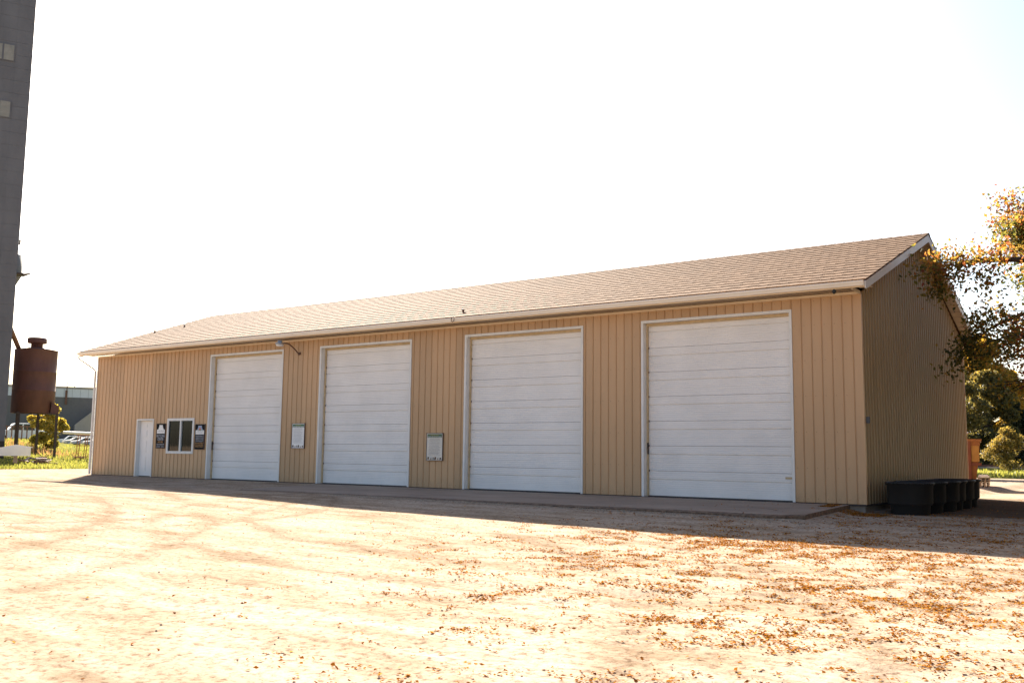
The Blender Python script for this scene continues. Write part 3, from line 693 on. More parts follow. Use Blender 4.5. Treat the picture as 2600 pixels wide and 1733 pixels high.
def white_sign(x0, x1, z0, z1, label, glare):
    t = empty('sign', (x0, -.05, z0)); tag(t, label, 'sign', 'white rules posters between the overhead doors')
    w_, h_ = x1-x0, z1-z0; f = .013
    m = MB(); m.box((0, .012, 0), (w_, .034, h_)); m.build('board', M['signwhite'], t)
    m = MB(); m.box((-f, 0, -f), (0, .036, h_+f)); m.box((w_, 0, -f), (w_+f, .036, h_+f)); m.box((0, 0, -f), (w_, .036, 0)); m.box((0, 0, h_), (w_, .036, h_+f)); m.build('frame', M['signframe'], t)
    slab(t, 'header_band', w_*.04, w_*.96, h_*.845, h_*.975, .0119, M['green'])
    textmesh('CITY RECYCLE', .06, w_*.5, h_*.93, .009, M['yellow'], t, maxw=w_*.46)
    textmesh('DROP-OFF FACILITY RULES', .05, w_*.5, h_*.872, .009, M['signwhite'], t, maxw=w_*.84)
    m = MB(); r_ = random.Random(3)
    for q in range(2): m.box((w_*(.18+.02*q), .0105, h_*(.805-.025*q)), (w_*(.84-.02*q), .0118, h_*(.813-.025*q)))
    z = .755
    while z > .2:
        for l_ in range(r_.choice((2, 2, 3))):
            x_ = .1 if l_ == 0 else .14; e_ = r_.uniform(.7, .93)
            while x_ < e_:
                ww = r_.uniform(.03, .08); m.box((w_*x_, .0105, h_*z), (w_*min(x_+ww, e_), .0118, h_*(z+.007))); x_ += ww+.014
            z -= .0165
        z -= .014
    m.build('print_lines', M['ink'], t)
    for q, (px, pw, ph) in enumerate([(.10, .14, .10), (.28, .09, .06), (.42, .07, .09), (.55, .14, .10), (.72, .08, .05), (.88, .12, .08)]):
        mm = MB(); mm.prism([(w_*(px-pw/2), h_*.03), (w_*(px+pw/2), h_*.03), (w_*(px+pw*.45), h_*(.03+ph*.7)), (w_*(px+pw*.2), h_*(.03+ph)), (w_*(px-pw*.3), h_*(.03+ph*.8))], .0100, .0118, axis='y'); mm.build('picture', M['brownprint'], t)
    # clear film over the poster, crinkled
    if glare:
        v, f_ = [], []; nx_, nz_ = 14, 22; r2 = np.random.default_rng(5)
        for j in range(nz_+1):
            for i_ in range(nx_+1): v.append((w_*i_/nx_, .004-.006*r2.random()*(0 < i_ < nx_), h_*j/nz_))
        for j in range(nz_):
            for i_ in range(nx_): k_ = j*(nx_+1)+i_; f_.append((k_, k_+1, k_+nx_+2, k_+nx_+1))
        npmesh('clear_film', np.array(v), np.array(f_), M['glassfilm'], None, t)
M['glassfilm'] = glass('clear crinkled film', 1.0)
white_sign(11.52, 12.10, 1.09, 1.875, 'white rules poster with green header below the wall lamp', False)
white_sign(17.28, 17.87, .775, 1.545, 'crinkled film covered white rules poster, green header, between the second and third overhead doors', True)
lamp = empty('wall_lamp', (11.71, -.02, 4.16)); tag(lamp, 'wall lamp on a curved brown arm between the two leftmost overhead doors', 'lamp')
m = MB(); m.lathe([(0, -.03), (.05, -.03), (.05, 0), (0, 0)], (0, 0, 0), 12); m.build('wall_plate', M['rustpipe'], lamp, M4=Matrix.Rotation(math.pi/2, 4, 'X'))
m = MB(); m.tube([(0, -.03, -.05), (0, -.06, 0), (0, -.17, .09), (0, -.33, .20), (0, -.46, .26), (0, -.58, .28), (0, -.68, .275)], .022, 8); m.build('arm', M['rustpipe'], lamp, True)
m = MB(); m.lathe([(0, .10), (.055, .10), (.06, .03), (.105, .015), (.11, -.01), (.11, -.03), (.10, -.035), (.0, -.03)], (0, 0, 0), 18, 1.0, 1.5); m.build('lamp_head', M['steel'], lamp, True, M4=Matrix.Translation((0, -.84, .245)))
m = MB(); m.lathe([(.095, -.036), (.085, -.085), (.0, -.10)], (0, 0, 0), 18, 1.0, 1.45); m.build('lens', M['signwhite'], lamp, True, M4=Matrix.Translation((0, -.84, .245)))
t = empty('security_camera', (L-.36, -OY-.03, EZ-.17)); tag(t, 'tiny black camera under the right end of the gutter', 'camera')
m = MB(); m.box((-.02, -.02, -.02), (.02, .02, .0)); m.build('bracket', M['rubber'], t)
m = MB(); m.lathe([(0, 0), (.045, -.005), (.045, -.04), (.025, -.075), (0, -.085)], (0, 0, -.02), 12); m.build('dome', M['rubber'], t, True)
t = empty('gutter_hanger', (18.75, -OY-.12, EZ-.03)); tag(t, 'rusty wire hook hanging over the middle of the gutter', 'hook')
m = MB()
m.tube([(-.05, .04, .02), (-.055, -.012, -.01), (-.04, -.02, -.09), (.0, -.022, -.13), (.05, -.02, -.10), (.055, -.012, -.01), (.05, .04, .02)], .009, 6); m.build('wire', M['rust'], t, True)

# ================================================================= tubs along the gable
def make_tub():
    t = empty('stock_tub')
    m = MB(); P = [(.0, .0), (.40, .0), (.42, .02), (.43, .20), (.475, .225), (.485, .24), (.495, .62), (.52, .635), (.527, .665), (.518, .69), (.487, .69), (.478, .66), (.45, .30), (0, .29)]
    m.lathe(P, (0, 0, 0), 40, 1.0, .82, 0, .72); m.build('body', M['tub'], t, True)
    m = MB()
    for j in range(40):
        a0, a1 = 2*math.pi*j/40, 2*math.pi*(j+1)/40
        def S(a): ca, sa = math.cos(a), math.sin(a); return math.copysign(abs(ca)**.72, ca)*.522, math.copysign(abs(sa)**.72, sa)*.522*.82
        p, q = S(a0), S(a1); m.tube([(p[0], p[1], .668), (q[0], q[1], .668)], .02, 6)
    m.build('rim', M['tub'], t, True)
    return t
proto = make_tub(); gp_ = 'black tubs along the gable wall'
labs = ['nearest black tub, standing at the front corner of the gable wall', 'second black tub from the front corner along the gable wall', 'third black tub along the gable wall, low on the ground', 'fourth black tub along the gable wall, low on the ground', 'fifth black tub along the gable wall, next to the last', 'farthest black tub of the row, nearest the orange dumpster']
spots = [(30.47, .38, 0), (30.47, 1.36, .06), (30.55, 2.32, -.05), (30.52, 3.24, .04), (30.53, 4.16, -.06), (30.50, 5.08, .05)]
for i, (x, y, a) in enumerate(spots):
    o = proto if i == 0 else copy_tree(proto)
    z = float(G(x, y)); o.scale = (.9 if i == 0 else 1.02, 1.08, 1.0); o.location = (x, y, z-.01); o.rotation_euler.z = a; tag(o, labs[i], 'tub', gp_)
spots0 = None

# ================================================================= trees
def branch(mb, p, d, ln, r, depth, tips, rg, droop=0.0, spread=.6, nk=3):
    pts = [p.copy()]; n = 5
    for i in range(n):
        d = (d+Vector((rg.gauss(0, .10), rg.gauss(0, .10), rg.gauss(0, .08)-droop))).normalized(); p = p+d*(ln/n); pts.append(p.copy())
    mb.tube(pts, r, 7 if r > .04 else 4, r2=r*.55)
    if depth == 0: tips += [(q, .35) for q in pts[1:]]; return
    for k in range(nk):
        i = rg.randint(2, n); q = pts[i]; ax = Vector((rg.gauss(0, 1), rg.gauss(0, 1), rg.gauss(0, .7))).normalized()
        nd = (d+ax*spread).normalized(); branch(mb, q, nd, ln*rg.uniform(.5, .75), r*.5, depth-1, tips, rg, droop, spread, nk)
    branch(mb, pts[-1], d, ln*.6, r*.5, depth-1, tips, rg, droop, spread, nk)
# --- near tree at the right of the building
def near_tree():
    t = empty('autumn_tree', (35.4, 7.9, float(G(35.4, 7.9)))); tag(t, 'large near tree in orange and olive autumn leaf reaching over the gable end', 'tree')
    rg = random.Random(12); inv = Vector((35.4, 7.9, float(G(35.4, 7.9)))); tips = []; m = MB()
    m.tube([(0, 0, -.3), (.05, .05, 1.2), (-.05, 0, 2.6), (.1, .1, 4.4), (0, 0, 6.5), (.1, -.1, 9)], .32, 12, r2=.1)
    m.build('trunk', M['bark'], t, True)
    m = MB()
    for k in range(38):
        z = rg.uniform(2.8, 8.4); a = rg.uniform(0, 2*math.pi); ln = (3.1 if z < 7 else 2.1)*rg.uniform(.8, 1.15)*(.72 if math.cos(a) < -.3 else 1)
        branch(m, Vector((0, 0, z)), Vector((math.cos(a), math.sin(a), rg.uniform(.05, .55))), ln, .09, 2, tips, rg, .02)
    # long limbs towards the gable wall
    def limb(pts, r, kids):
        pts = [Vector(p)-inv for p in pts]; m.tube(pts, r, 8, r2=r*.25)
        for i in range(kids):
            tt = rg.uniform(.25, 1)*(len(pts)-1); a = int(min(tt, len(pts)-2)); q = pts[a].lerp(pts[a+1], tt-a)
            d = (pts[a+1]-pts[a]).normalized()+Vector((rg.gauss(0, .5), rg.gauss(0, .5), rg.gauss(-.05, .45)))
            branch(m, q, d.normalized(), rg.uniform(.45, .95), .010, 1, tips, rg, .05, .7, 2)
    limb([(35.4, 7.9, 5.6), (34.4, 6.6, 5.72), (33.2, 4.6, 5.72), (32.0, 4.0, 5.78), (31.3, 3.7, 5.76), (30.95, 3.5, 5.62)], .12, 16)
    limb([(35.4, 7.9, 4.9), (34.2, 6.9, 5.1), (33.2, 5.6, 4.85), (32.2, 5.2, 4.6), (31.5, 5.0, 4.3), (31.15, 4.8, 4.0)], .08, 15)
    limb([(35.4, 7.9, 6.8), (34.3, 6.9, 7.0), (33.4, 5.4, 6.95), (32.4, 5.0, 6.8)], .08, 15)
    limb([(35.4, 7.9, 3.8), (34.4, 7.3, 3.9), (33.9, 6.8, 3.9), (33.4, 6.7, 3.75)], .05, 10)
    limb([(35.4, 7.9, 7.6), (34.2, 7, 8.0), (32.9, 6.4, 7.5), (32.3, 6.2, 7.5)], .07, 10)
    limb([(35.4, 7.9, 7.2), (33.8, 7.2, 7.0), (32.4, 6.8, 6.8)], .07, 10)
    limb([(35.4, 7.9, 3.4), (33.8, 7.4, 3.3), (32.6, 7.0, 3.0)], .06, 14)
    limb([(35.4, 7.9, 5.2), (33.6, 7.6, 6.3), (32.4, 7.3, 6.5)], .06, 14)
    m.build('branches', M['bark'], t, True)
    T = np.array([list(q[0]) for q in tips]); T = T[rng.random(len(T)) < np.where(T[:, 0] < -3.6, .5, 1)]; n = 20
    P = np.repeat(T, n, 0)+rng.normal(size=(len(T)*n, 3))*.17
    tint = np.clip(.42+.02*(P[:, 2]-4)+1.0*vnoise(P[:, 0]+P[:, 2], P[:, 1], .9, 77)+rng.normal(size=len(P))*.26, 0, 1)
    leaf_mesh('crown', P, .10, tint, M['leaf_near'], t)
    print('near tree leaves', len(P))
near_tree()
def far_tree(name, base, h, rx, mat, n, size, label, cat='tree', blobs=9, low=.15, seed=1, tb=.5, shape=None):
    rg = random.Random(seed); r2 = np.random.default_rng(seed); t = empty(name, base); tag(t, label, cat)
    m = MB(); m.tube([(0, 0, -.3), (.1, 0, h*.3), (0, .1, h*.6), (0, 0, h*.92)], max(.06, h*.02), 8, r2=.03)
    for k in range(8):
        a = rg.uniform(0, 6.28); z = h*rg.uniform(.25, .7); m.tube([(0, 0, z), (math.cos(a)*rx*.4, math.sin(a)*rx*.4, z+h*.08), (math.cos(a)*rx*.75, math.sin(a)*rx*.75, z+h*.12)], h*.008+.02, 5, r2=.015)
    m.build('trunk', M['bark'], t, True)
    cs = []
    if shape == 'cone':
        for k in range(blobs*3):
            z = rg.uniform(low, .98); a = rg.uniform(0, 6.28); rr = rx*(1-z)*.75; cs.append((math.cos(a)*rr, math.sin(a)*rr, h*z, rx*.28*(1.1-z)+.1))
    else:
        for k in range(blobs*3):
            a = rg.uniform(0, 6.28); u = rg.random(); z = low+(1-low)*rg.random(); prof = math.sin(math.pi*min(1, max(.05, (z-low)/(1-low)*.85+.12)))**.6
            rr = rx*.78*prof*math.sqrt(u); cs.append((math.cos(a)*rr, math.sin(a)*rr, h*z*.97, rx*rg.uniform(.16, .30)))
    cs = np.array(cs); k = r2.integers(0, len(cs), n); d = r2.normal(size=(n, 3)); d /= np.linalg.norm(d, axis=1, keepdims=True)
    rad = cs[k, 3]*(r2.random(n)**.45)*1.25
    P = cs[k, :3]+d*rad[:, None]*np.array([1, 1, .8]); P = P[P[:, 2] > h*low*.6]
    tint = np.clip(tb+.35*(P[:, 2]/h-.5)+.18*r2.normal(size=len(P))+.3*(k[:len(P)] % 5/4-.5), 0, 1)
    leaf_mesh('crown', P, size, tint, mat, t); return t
def gp3(u, v, D):
    p = at(u, v, D); return (p.x, p.y, float(G(p.x, p.y)))
far_tree('yellow_tree', gp3(2488, 1180, 112), 13.4, 5.0, M['leaf_yellow'], 26000, .42, 'tall golden tree rising above the green trees behind the orange dumpster', seed=3, low=.2, tb=.65)
far_tree('green_tree', gp3(2508, 1185, 104), 8.9, 3.5, M['leaf_green'], 22000, .34, 'big dark green tree right behind the orange dumpster', seed=4, low=.04, blobs=12, tb=.45)
far_tree('green_tree', gp3(2462, 1185, 100), 7.6, 2.8, M['leaf_green'], 12000, .33, 'green tree half hidden by the rear corner of the building', seed=5, low=.04, tb=.4)
far_tree('conifer', gp3(2592, 1185, 108), 6.6, 2.6, M['leaf_dark'], 13000, .30, 'dark conical evergreen at the right edge of the picture', seed=6, low=.03, shape='cone', tb=.4)
far_tree('yellow_tree', gp3(2588, 1185, 122), 8.8, 3.4, M['leaf_yellow'], 9000, .40, 'yellowing tree behind the evergreen at the far right', seed=8, low=.1, tb=.55)
far_tree('bush', gp3(2553, 1197, 84), 3.3, 1.9, M['leaf_green'], 5200, .17, 'loose yellow green bush on the grass strip before the railway', 'bush', seed=9, low=.10, tb=.75)
far_tree('green_tree', gp3(2420, 1185, 96), 9, 3.6, M['leaf_green'], 8000, .34, 'green tree hidden behind the building, farther left', seed=10, low=.04)
far_tree('green_tree', (17.0, 40.0, -.2), 9.5, 3.8, M['leaf_green'], 9000, .3, 'added green tree, unseen close behind the rear wall of the building', seed=11, low=.1)  # this tree and the next three are added to shadow the ground behind
far_tree('green_tree', (19.0, 47.5, -.2), 10, 4.0, M['leaf_green'], 9000, .3, 'added tall green tree, unseen behind the building, nearer the railway', seed=15, low=.1)
far_tree('green_tree', (13.5, 32.5, -.2), 9, 3.6, M['leaf_green'], 8000, .3, 'added green tree hidden behind the middle of the building', seed=16, low=.1)
far_tree('green_tree', (21.6, 35.5, -.2), 7.6, 3.2, M['leaf_green'], 6000, .26, 'added green tree peeping out behind the rear corner of the building', seed=13, low=.1)
far_tree('bush', (lambda q: (q[0], q[1], q[2]))(gp3(116, 1128, 73)), 3.05, 1.55, M['leaf_bush'], 8000, .17, 'yellow green bush under the red tank', 'bush', seed=14, low=.06, tb=.62)
for k, (x_, y_, h_, r_) in enumerate([(39.6, -2.5, 13, 5.2), (43, 13, 14, 5.4), (39.5, 19, 11, 4.6), (45, 4, 16, 5.8), (43, -10, 12, 5.0), (50, 24, 14, 6)]):  # unseen trees added to keep sky light off the gable wall
    far_tree('autumn_tree', (x_, y_, float(G(x_, y_))), h_, r_, M['leaf_near'], 16000, .30, ['added autumn tree out of the frame, in front of the gable line', 'added autumn tree out of the frame, behind the near tree', 'added autumn tree out of the frame, past the rear corner', 'tallest added autumn tree out of the frame on the right', 'added autumn tree out of the frame, nearest the camera', 'added autumn tree out of the frame, farthest to the back right'][k], seed=30+k, low=.1, tb=.5)
# railway line
m = MB(); a = at(2380, 1187, 100); b = at(2700, 1187, 96); a.z = b.z = float(G(b.x, b.y)); dv = (b-a).normalized(); nv = Vector((-dv.y, dv.x, 0))
def ribbon(m, off, hw, z0, z1):
    p = [a+nv*(off-hw)-dv*60, b+nv*(off-hw)+dv*40, b+nv*(off+hw)+dv*40, a+nv*(off+hw)-dv*60]
    m.hexa([(q.x, q.y, a.z+z0) for q in p]+[(q.x, q.y, a.z+z1) for q in p])
ribbon(m, 0, 1.7, -.5, .12); rb = m.build('railway_bed', M['rail']); tag(rb, kind='structure')
for s_ in (-.72, .72):
    m = MB(); ribbon(m, s_, .05, .121, .3); m.build('rail', M['rust'], rb)

# ================================================================= orange dumpster and pallets behind the rear corner
p0 = at(2440, 1235, 41); p1 = at(2490, 1235, 41); zg = float(G(p1.x, p1.y))
t = empty('dumpster', (p1.x, p1.y, zg), math.atan2(p1.y-p0.y, p1.x-p0.x)); tag(t, 'tall orange roll off dumpster just past the rear corner of the building', 'dumpster')
m = MB(); m.hexa([(-3.4, 0, .12), (-.15, 0, .12), (-.15, 2.2, .12), (-3.4, 2.2, .12), (-3.5, -.05, 1.72), (.05, -.05, 1.72), (.05, 2.3, 1.72), (-3.5, 2.3, 1.72)]); m.build('body', M['orange'], t)
m = MB(); m.box((-3.55, -.12, 1.721), (.1, 2.35, 1.80)); m.build('top_rail', M['orange'], t)
m = MB(); m.box((-3.5, -.11, .80), (.06, -.02, .90)); m.build('middle_rail', M['orangedark'], t)
for xx in (-.42, -1.3, -2.2): 
    m = MB(); m.box((xx, -.13, .12), (xx+.13, -.03, 1.72)); m.build('rib', M['orangedark'], t)
m = MB(); m.box((-.27, -.075, .95), (.0, -.055, 1.55)); m.build('panel', M['cautiony'], t)
for k, (xx, z0, z1) in enumerate([(-.66, 1.35, 1.5), (-.68, 1.12, 1.28), (-.68, .96, 1.08)]):
    m = MB(); m.box((xx, -.075, z0), (xx+.2, -.06, z1)); m.build('notice', M['whlow'], t)
m = MB(); m.tube([(-.75, 0, 1.8), (-.35, .1, 2.05)], .03, 6); m.build('lid_edge', M['rim'], t)
for xx in (-3.2, -.5):
    m = MB(); m.tube([(xx, .2, .09), (xx, 2.0, .09)], .09, 10); m.build('wheel', M['rust'], t)
pp = at(2499, 1240, 40.5)
for k in range(4):
    q = empty('pallet', (pp.x, pp.y, float(G(pp.x, pp.y))+.02+k*.085), .3+.05*k); q.scale = (.55, .55, .66); tag(q, ['bottom wooden pallet', 'second wooden pallet from the ground', 'third wooden pallet from the ground', 'topmost bare wooden pallet'][k]+' of the stack beside the orange dumpster', 'pallet', 'stacked pallets beside the dumpster')
    for s in range(4):
        m = MB(); m.box((-.3, -.4+s*.21, .09), (.3, -.27+s*.21, .115)); m.build('board', M['wood'], q)
    for s in range(3):
        m = MB(); m.box((-.3+s*.255, -.4, .0), (-.21+s*.255, .36, .089)); m.build('stringer', M['wood'], q)
m = MB(); m.box((-.28, -.35, 0), (.26, .3, .10)); m.box((-.22, -.3, .1001), (.2, .25, .14)); o = m.build('cardboard_bale', M['signwhite']); o.scale = (.6, .6, .7); o.location = (pp.x, pp.y, float(G(pp.x, pp.y))+.37); o.rotation_euler.z = .35
tag(o, 'flat pale bundle lying on the pallets beside the dumpster', 'bundle')

# ================================================================= left side: grain elevator, tank, far yard
q = at(9, 1159, 62); zt = float(G(q.x, q.y)); vd = (at(14, 866, 62)-CAM); vd.z = 0; vd.normalize(); ang = math.atan2(vd.y, vd.x)-math.pi/2
tw = empty('grain_elevator', (q.x, q.y, zt), ang); tag(tw, 'very tall grey concrete grain elevator at the left edge', 'elevator')
m = MB(); m.box((-9, .014, -.5), (-.014, 8, 38)); m.build('wall', M['tower'], tw)
m = MB(); m.box((-9, -.01, -.5), (.012, .0135, 1.0)); m.build('base_band', M['towerblack'], tw)
rows = 43; ph = .78
openz = []
for v_ in (133, 278):
    p = at(20, v_, 62); openz.append(p.z-zt)
for r in range(rows):
    z0 = 1.01+r*ph
    for c in range(4):
        x1 = -c*.9; x0 = x1-.9
        m = MB(); m.box((x0+.006, .0-.002*random.random(), z0+.005), (x1-.006, .0139, z0+ph-.005)); m.build('concrete_panel', M['tower'], tw)
for z in openz:
    m = MB(); m.box((-3.6, -.04, z-.52), (-.92, -.012, z+.52)); wnd = m.build('window', M['tower'], tw)
    for k in range(4):
        m = MB(); m.box((-1.5-k*.62, -.055, z-.46), (-.98-k*.62, -.041, z+.46)); m.build('pane', M['towerpane'], wnd)
# bin with hopper on the right flank
m = MB(); bz = at(50, 648, 64).z-zt; cz_ = at(50, 700, 64).z-zt; tz_ = at(33, 748, 64).z-zt
m.lathe([(0, bz), (1.0, bz-.03), (1.0, cz_), (.42, tz_), (0, tz_)], (-.72, 2.2, 0), 24); m.build('hopper', M['tower'], tw, True)
m = MB(); m.box((-.2, .8, cz_-.1), (.35, 1.6, cz_)); m.prism([(.35, cz_-.02), (.75, cz_+.05), (.35, cz_-.16)], .9, 1.3, axis='y'); m.build('platform', M['legs'], tw)
m = MB(); z1 = at(42, 610, 62).z-zt; m.box((0, .3, z1-.15), (.09, .5, z1+.12)); m.build('wall_bracket', M['legs'], tw)
m = MB(); c1 = tw.matrix_world
tk = at(82, 1050, 66); ztk = float(G(tk.x, tk.y))
def zz(v, D=66): return at(82, v, D).z-ztk
t = empty('red_tank', (tk.x, tk.y, ztk), ang); tag(t, 'dull red cylindrical tank raised on four steel legs beside the elevator', 'tank')
R_ = 1.21; zb, zt_ = zz(1049), zz(889); s1, s2 = zz(992), zz(945)
m = MB(); m.lathe([(0, zb), (R_-.03, zb), (R_, zb+.02), (R_, s1-.02), (R_+.015, s1), (R_, s1+.02), (R_, s2-.02), (R_+.015, s2), (R_, s2+.02), (R_, zt_-.02), (R_+.02, zt_), (R_*.5, zt_+.12), (.45, zt_+.16)], (0, 0, 0), 48); m.build('shell', M['tank'], t, True)
m = MB(); n0, n1 = zz(889), zz(871); n2 = zz(857); m.lathe([(.34, n0), (.34, n1), (.53, n1), (.55, n1+.02), (.55, n2-.03), (.48, n2), (0, n2+.03)], (-.0, 0, 0), 28); m.build('cap', M['tank'], t, True)
for lx, ly in ((-.76, -.9), (1.33, -.8), (.36, .9), (-.8, .9)):
    m = MB(); m.box((lx-.06, ly-.06, -.5), (lx+.06, ly+.06, zb+.08 if lx < 1.2 else zb+.45)); m.box((lx-.08, ly-.02, -.5), (lx+.08, ly+.02, zb+.07 if lx < 1.2 else zb+.44)); m.build('leg', M['legs'], t)
m = MB(); m.prism([(.95, zb), (1.42, zb), (1.42, zb+.45), (1.0, zb+.7)], -.9, -.7, axis='y'); m.build('bracket', M['tank'], t)
m = MB(); m.box((-1.0, -.98, zb-.06), (1.3, -.85, zb-.001)); m.build('crossbeam', M['legs'], t)
m = MB(); a_ = at(26, 832, 63.5); b_ = at(50, 890, 66); m.tube([a_, b_], .14, 10); o = m.build('grain_spout', M['rust']); tag(o, 'dark sloping pipe running from the elevator wall down to the red tank', 'pipe')
# white beam on the grass
a_ = at(-60, 1150, 57.5); b_ = at(78, 1146, 57.5); zb_ = float(G(b_.x, b_.y)); dvv = (b_-a_); dvv.z = 0; Lb = dvv.length
t = empty('white_beam', (b_.x, b_.y, at(78, 1157, 57.5).z), math.atan2(dvv.y, dvv.x)); tag(t, 'long white box beam resting on the grass at the foot of the elevator', 'beam')
m = MB(); m.box((-Lb, 0, 0), (0, .06, .44)); m.box((-Lb, .5, 0), (0, .56, .44)); m.box((-Lb, .0601, 0), (0, .4999, .05)); m.build('beam', M['pipe'], t)
m = MB(); m.prism([(-1.4, .44), (-.7, .6), (.1, .47), (.1, .441)], .05, .5, axis='y'); m.build('cover', M['pipe'], t)
for k in (-.8, -3, -5): m = MB(); m.box((k, .1, -.6), (k+.2, .4, 0)); m.build('block', M['wood'], t)
# scrap heap
pc = at(100, 1155, 59.5); zc = float(G(pc.x, pc.y)); rg = random.Random(4)
for k in range(14):
    a = rg.uniform(0, 3.14); l = rg.uniform(.25, .6); q = Vector((pc.x, pc.y, zc+.02+.02*k))+Vector((rg.gauss(0, .4), rg.gauss(0, .3), 0))
    m = MB(); m.box((-l, -.06, 0), (l, .06, .07)); mk = rg.choice(['wood', 'legs', 'rust', 'whlow']); o = m.build('scrap_board', M[mk]); o.location = q; o.rotation_euler = (rg.gauss(0, .15), rg.gauss(0, .2), a)
    tag(o, {'wood': 'short weathered wooden board', 'legs': 'short dark steel strip', 'rust': 'short rusty flat bar', 'whlow': 'short pale grey board'}[mk]+' lying in the scrap heap right of the white beam', 'board', {'wood': 'wooden boards', 'legs': 'dark steel strips', 'rust': 'rusty bars', 'whlow': 'pale boards'}[mk]+' in the scrap heap')
# rail fence
q0 = at(15, 1122, 82); q1 = at(92, 1126, 82); dvv = (q1-q0); dvv.z = 0; n_ = 7
t = empty('pipe_fence', (q0.x, q0.y, float(G(q0.x, q0.y))), math.atan2(dvv.y, dvv.x)); tag(t, 'low brown pipe fence on the bank before the white pickup', 'fence')
ln = dvv.length
for k in range(n_): m = MB(); m.tube([(k*ln/(n_-1), 0, -.3), (k*ln/(n_-1), 0, 1.02)], .05, 6); m.build('post', M['rust'], t)
m = MB(); m.tube([(-6, 0, 1.05), (ln+.1, 0, 1.05)], .04, 6); m.build('rail', M['rust'], t)
# vehicles
def car(name, prof, glassp, loc, rz, paint, wheels, length, width, label, wr=.34):
    t = empty(name, loc, rz); tag(t, label, 'car' if name != 'pickup_truck' else 'pickup')
    m = MB(); m.prism(prof, 0, width, axis='y'); body = m.build('body', M[paint], t)
    bv = body.modifiers.new('b', 'BEVEL'); bv.width = .06; bv.segments = 2; bv.limit_method = 'ANGLE'
    for g in glassp:
        for yy in (-.006, width+.001): m = MB(); m.prism(g, yy, yy+.005, axis='y'); m.build('window', M['carglass'], t)
    for wx in wheels:
        for yy in (-.02, width-.2):
            m = MB(); m.lathe([(0, 0), (wr*.6, 0), (wr, .03), (wr, .19), (wr*.6, .22), (0, .22)], (0, 0, 0), 20); ty = m.build('wheel', M['rubber'], t, True, M4=Matrix.Translation((wx, yy+.22, wr)) @ Matrix.Rotation(math.pi/2, 4, 'X'))
            m = MB(); m.lathe([(0, -.012), (wr*.55, -.012), (wr*.6, .002)], (0, 0, 0), 16); m.build('rim', M['rim'], ty, True, M4=Matrix.Translation((wx, yy-.004, wr)) @ Matrix.Rotation(-math.pi/2, 4, 'X'))
    m = MB(); m.box((-.012, .12, .62), (.02, .38, .76)); m.build('headlight', M['rim'], t); m = MB(); m.box((-.012, width-.38, .62), (.02, width-.12, .76)); m.build('headlight', M['rim'], t)
    m = MB(); m.box((-.06, .03, .36), (.015, width-.03, .52)); m.build('bumper', M['cargrey'], t)
    return t
suvp = [(0, .35), (0, .88), (.1, 1.0), (1.25, 1.1), (1.95, 1.72), (2.2, 1.8), (4.4, 1.78), (4.8, 1.1), (4.85, .4), (4.5, .32), (.4, .3)]
suvg = [[(1.45, 1.12), (2.02, 1.66), (2.75, 1.68), (2.75, 1.12)], [(2.85, 1.12), (2.85, 1.68), (3.7, 1.68), (3.7, 1.12)], [(3.8, 1.12), (3.8, 1.67), (4.35, 1.66), (4.62, 1.12)]]
pkp = [(0, .42), (0, 1.02), (.1, 1.12), (1.5, 1.2), (2.0, 1.84), (2.2, 1.9), (3.9, 1.9), (4.15, 1.2), (6.1, 1.18), (6.15, .5), (5.8, .4), (.4, .36)]
pkg = [[(1.62, 1.2), (2.08, 1.78), (2.75, 1.8), (2.75, 1.2)], [(2.87, 1.2), (2.87, 1.8), (3.75, 1.8), (3.92, 1.2)]]
sdp = [(0, .3), (0, .68), (.15, .78), (1.2, .9), (1.9, 1.34), (2.2, 1.4), (3.2, 1.38), (4.0, .98), (4.6, .93), (4.7, .35), (.3, .25)]
sdg = [[(1.32, .92), (1.98, 1.31), (2.55, 1.34), (2.55, .92)], [(2.63, .92), (2.63, 1.34), (3.2, 1.32), (3.85, .95)]]
def park(u, v, D): p = at(u, v, D); return (p.x, p.y, float(G(p.x, p.y)))
ca = ang
p_ = park(-24, 1120, 109); car('pickup_truck', pkp, pkg, p_, ca+.12, 'carwhite', (1.0, 4.9), 6.1, 1.95, 'white pickup truck parked behind the pipe fence under the red tank', .42)
p_ = park(150, 1120, 235); car('parked_car', suvp, suvg, p_, ca+.1, 'carwhite', (.95, 3.9), 4.85, 1.85, 'white off road car, left of the two by the white pipe')
p_ = park(196, 1120, 240); car('parked_car', suvp, suvg, p_, ca+.1, 'carwhite', (.95, 3.9), 4.85, 1.85, 'white off road car half hidden by the left corner of the building')
p_ = park(162, 1130, 195); car('parked_car', sdp, sdg, p_, ca+.15, 'carbeige', (.85, 3.8), 4.7, 1.75, 'low beige saloon in front of the white off road car')
p_ = park(183, 1133, 185); car('parked_car', sdp, sdg, p_, ca+.15, 'cargrey', (.85, 3.8), 4.7, 1.75, 'silver saloon behind the rust orange rack')
p_ = park(214, 1134, 180); car('parked_car', sdp, sdg, p_, ca+.15, 'cargrey', (.85, 3.8), 4.7, 1.75, 'silver saloon nearest the left corner of the building')
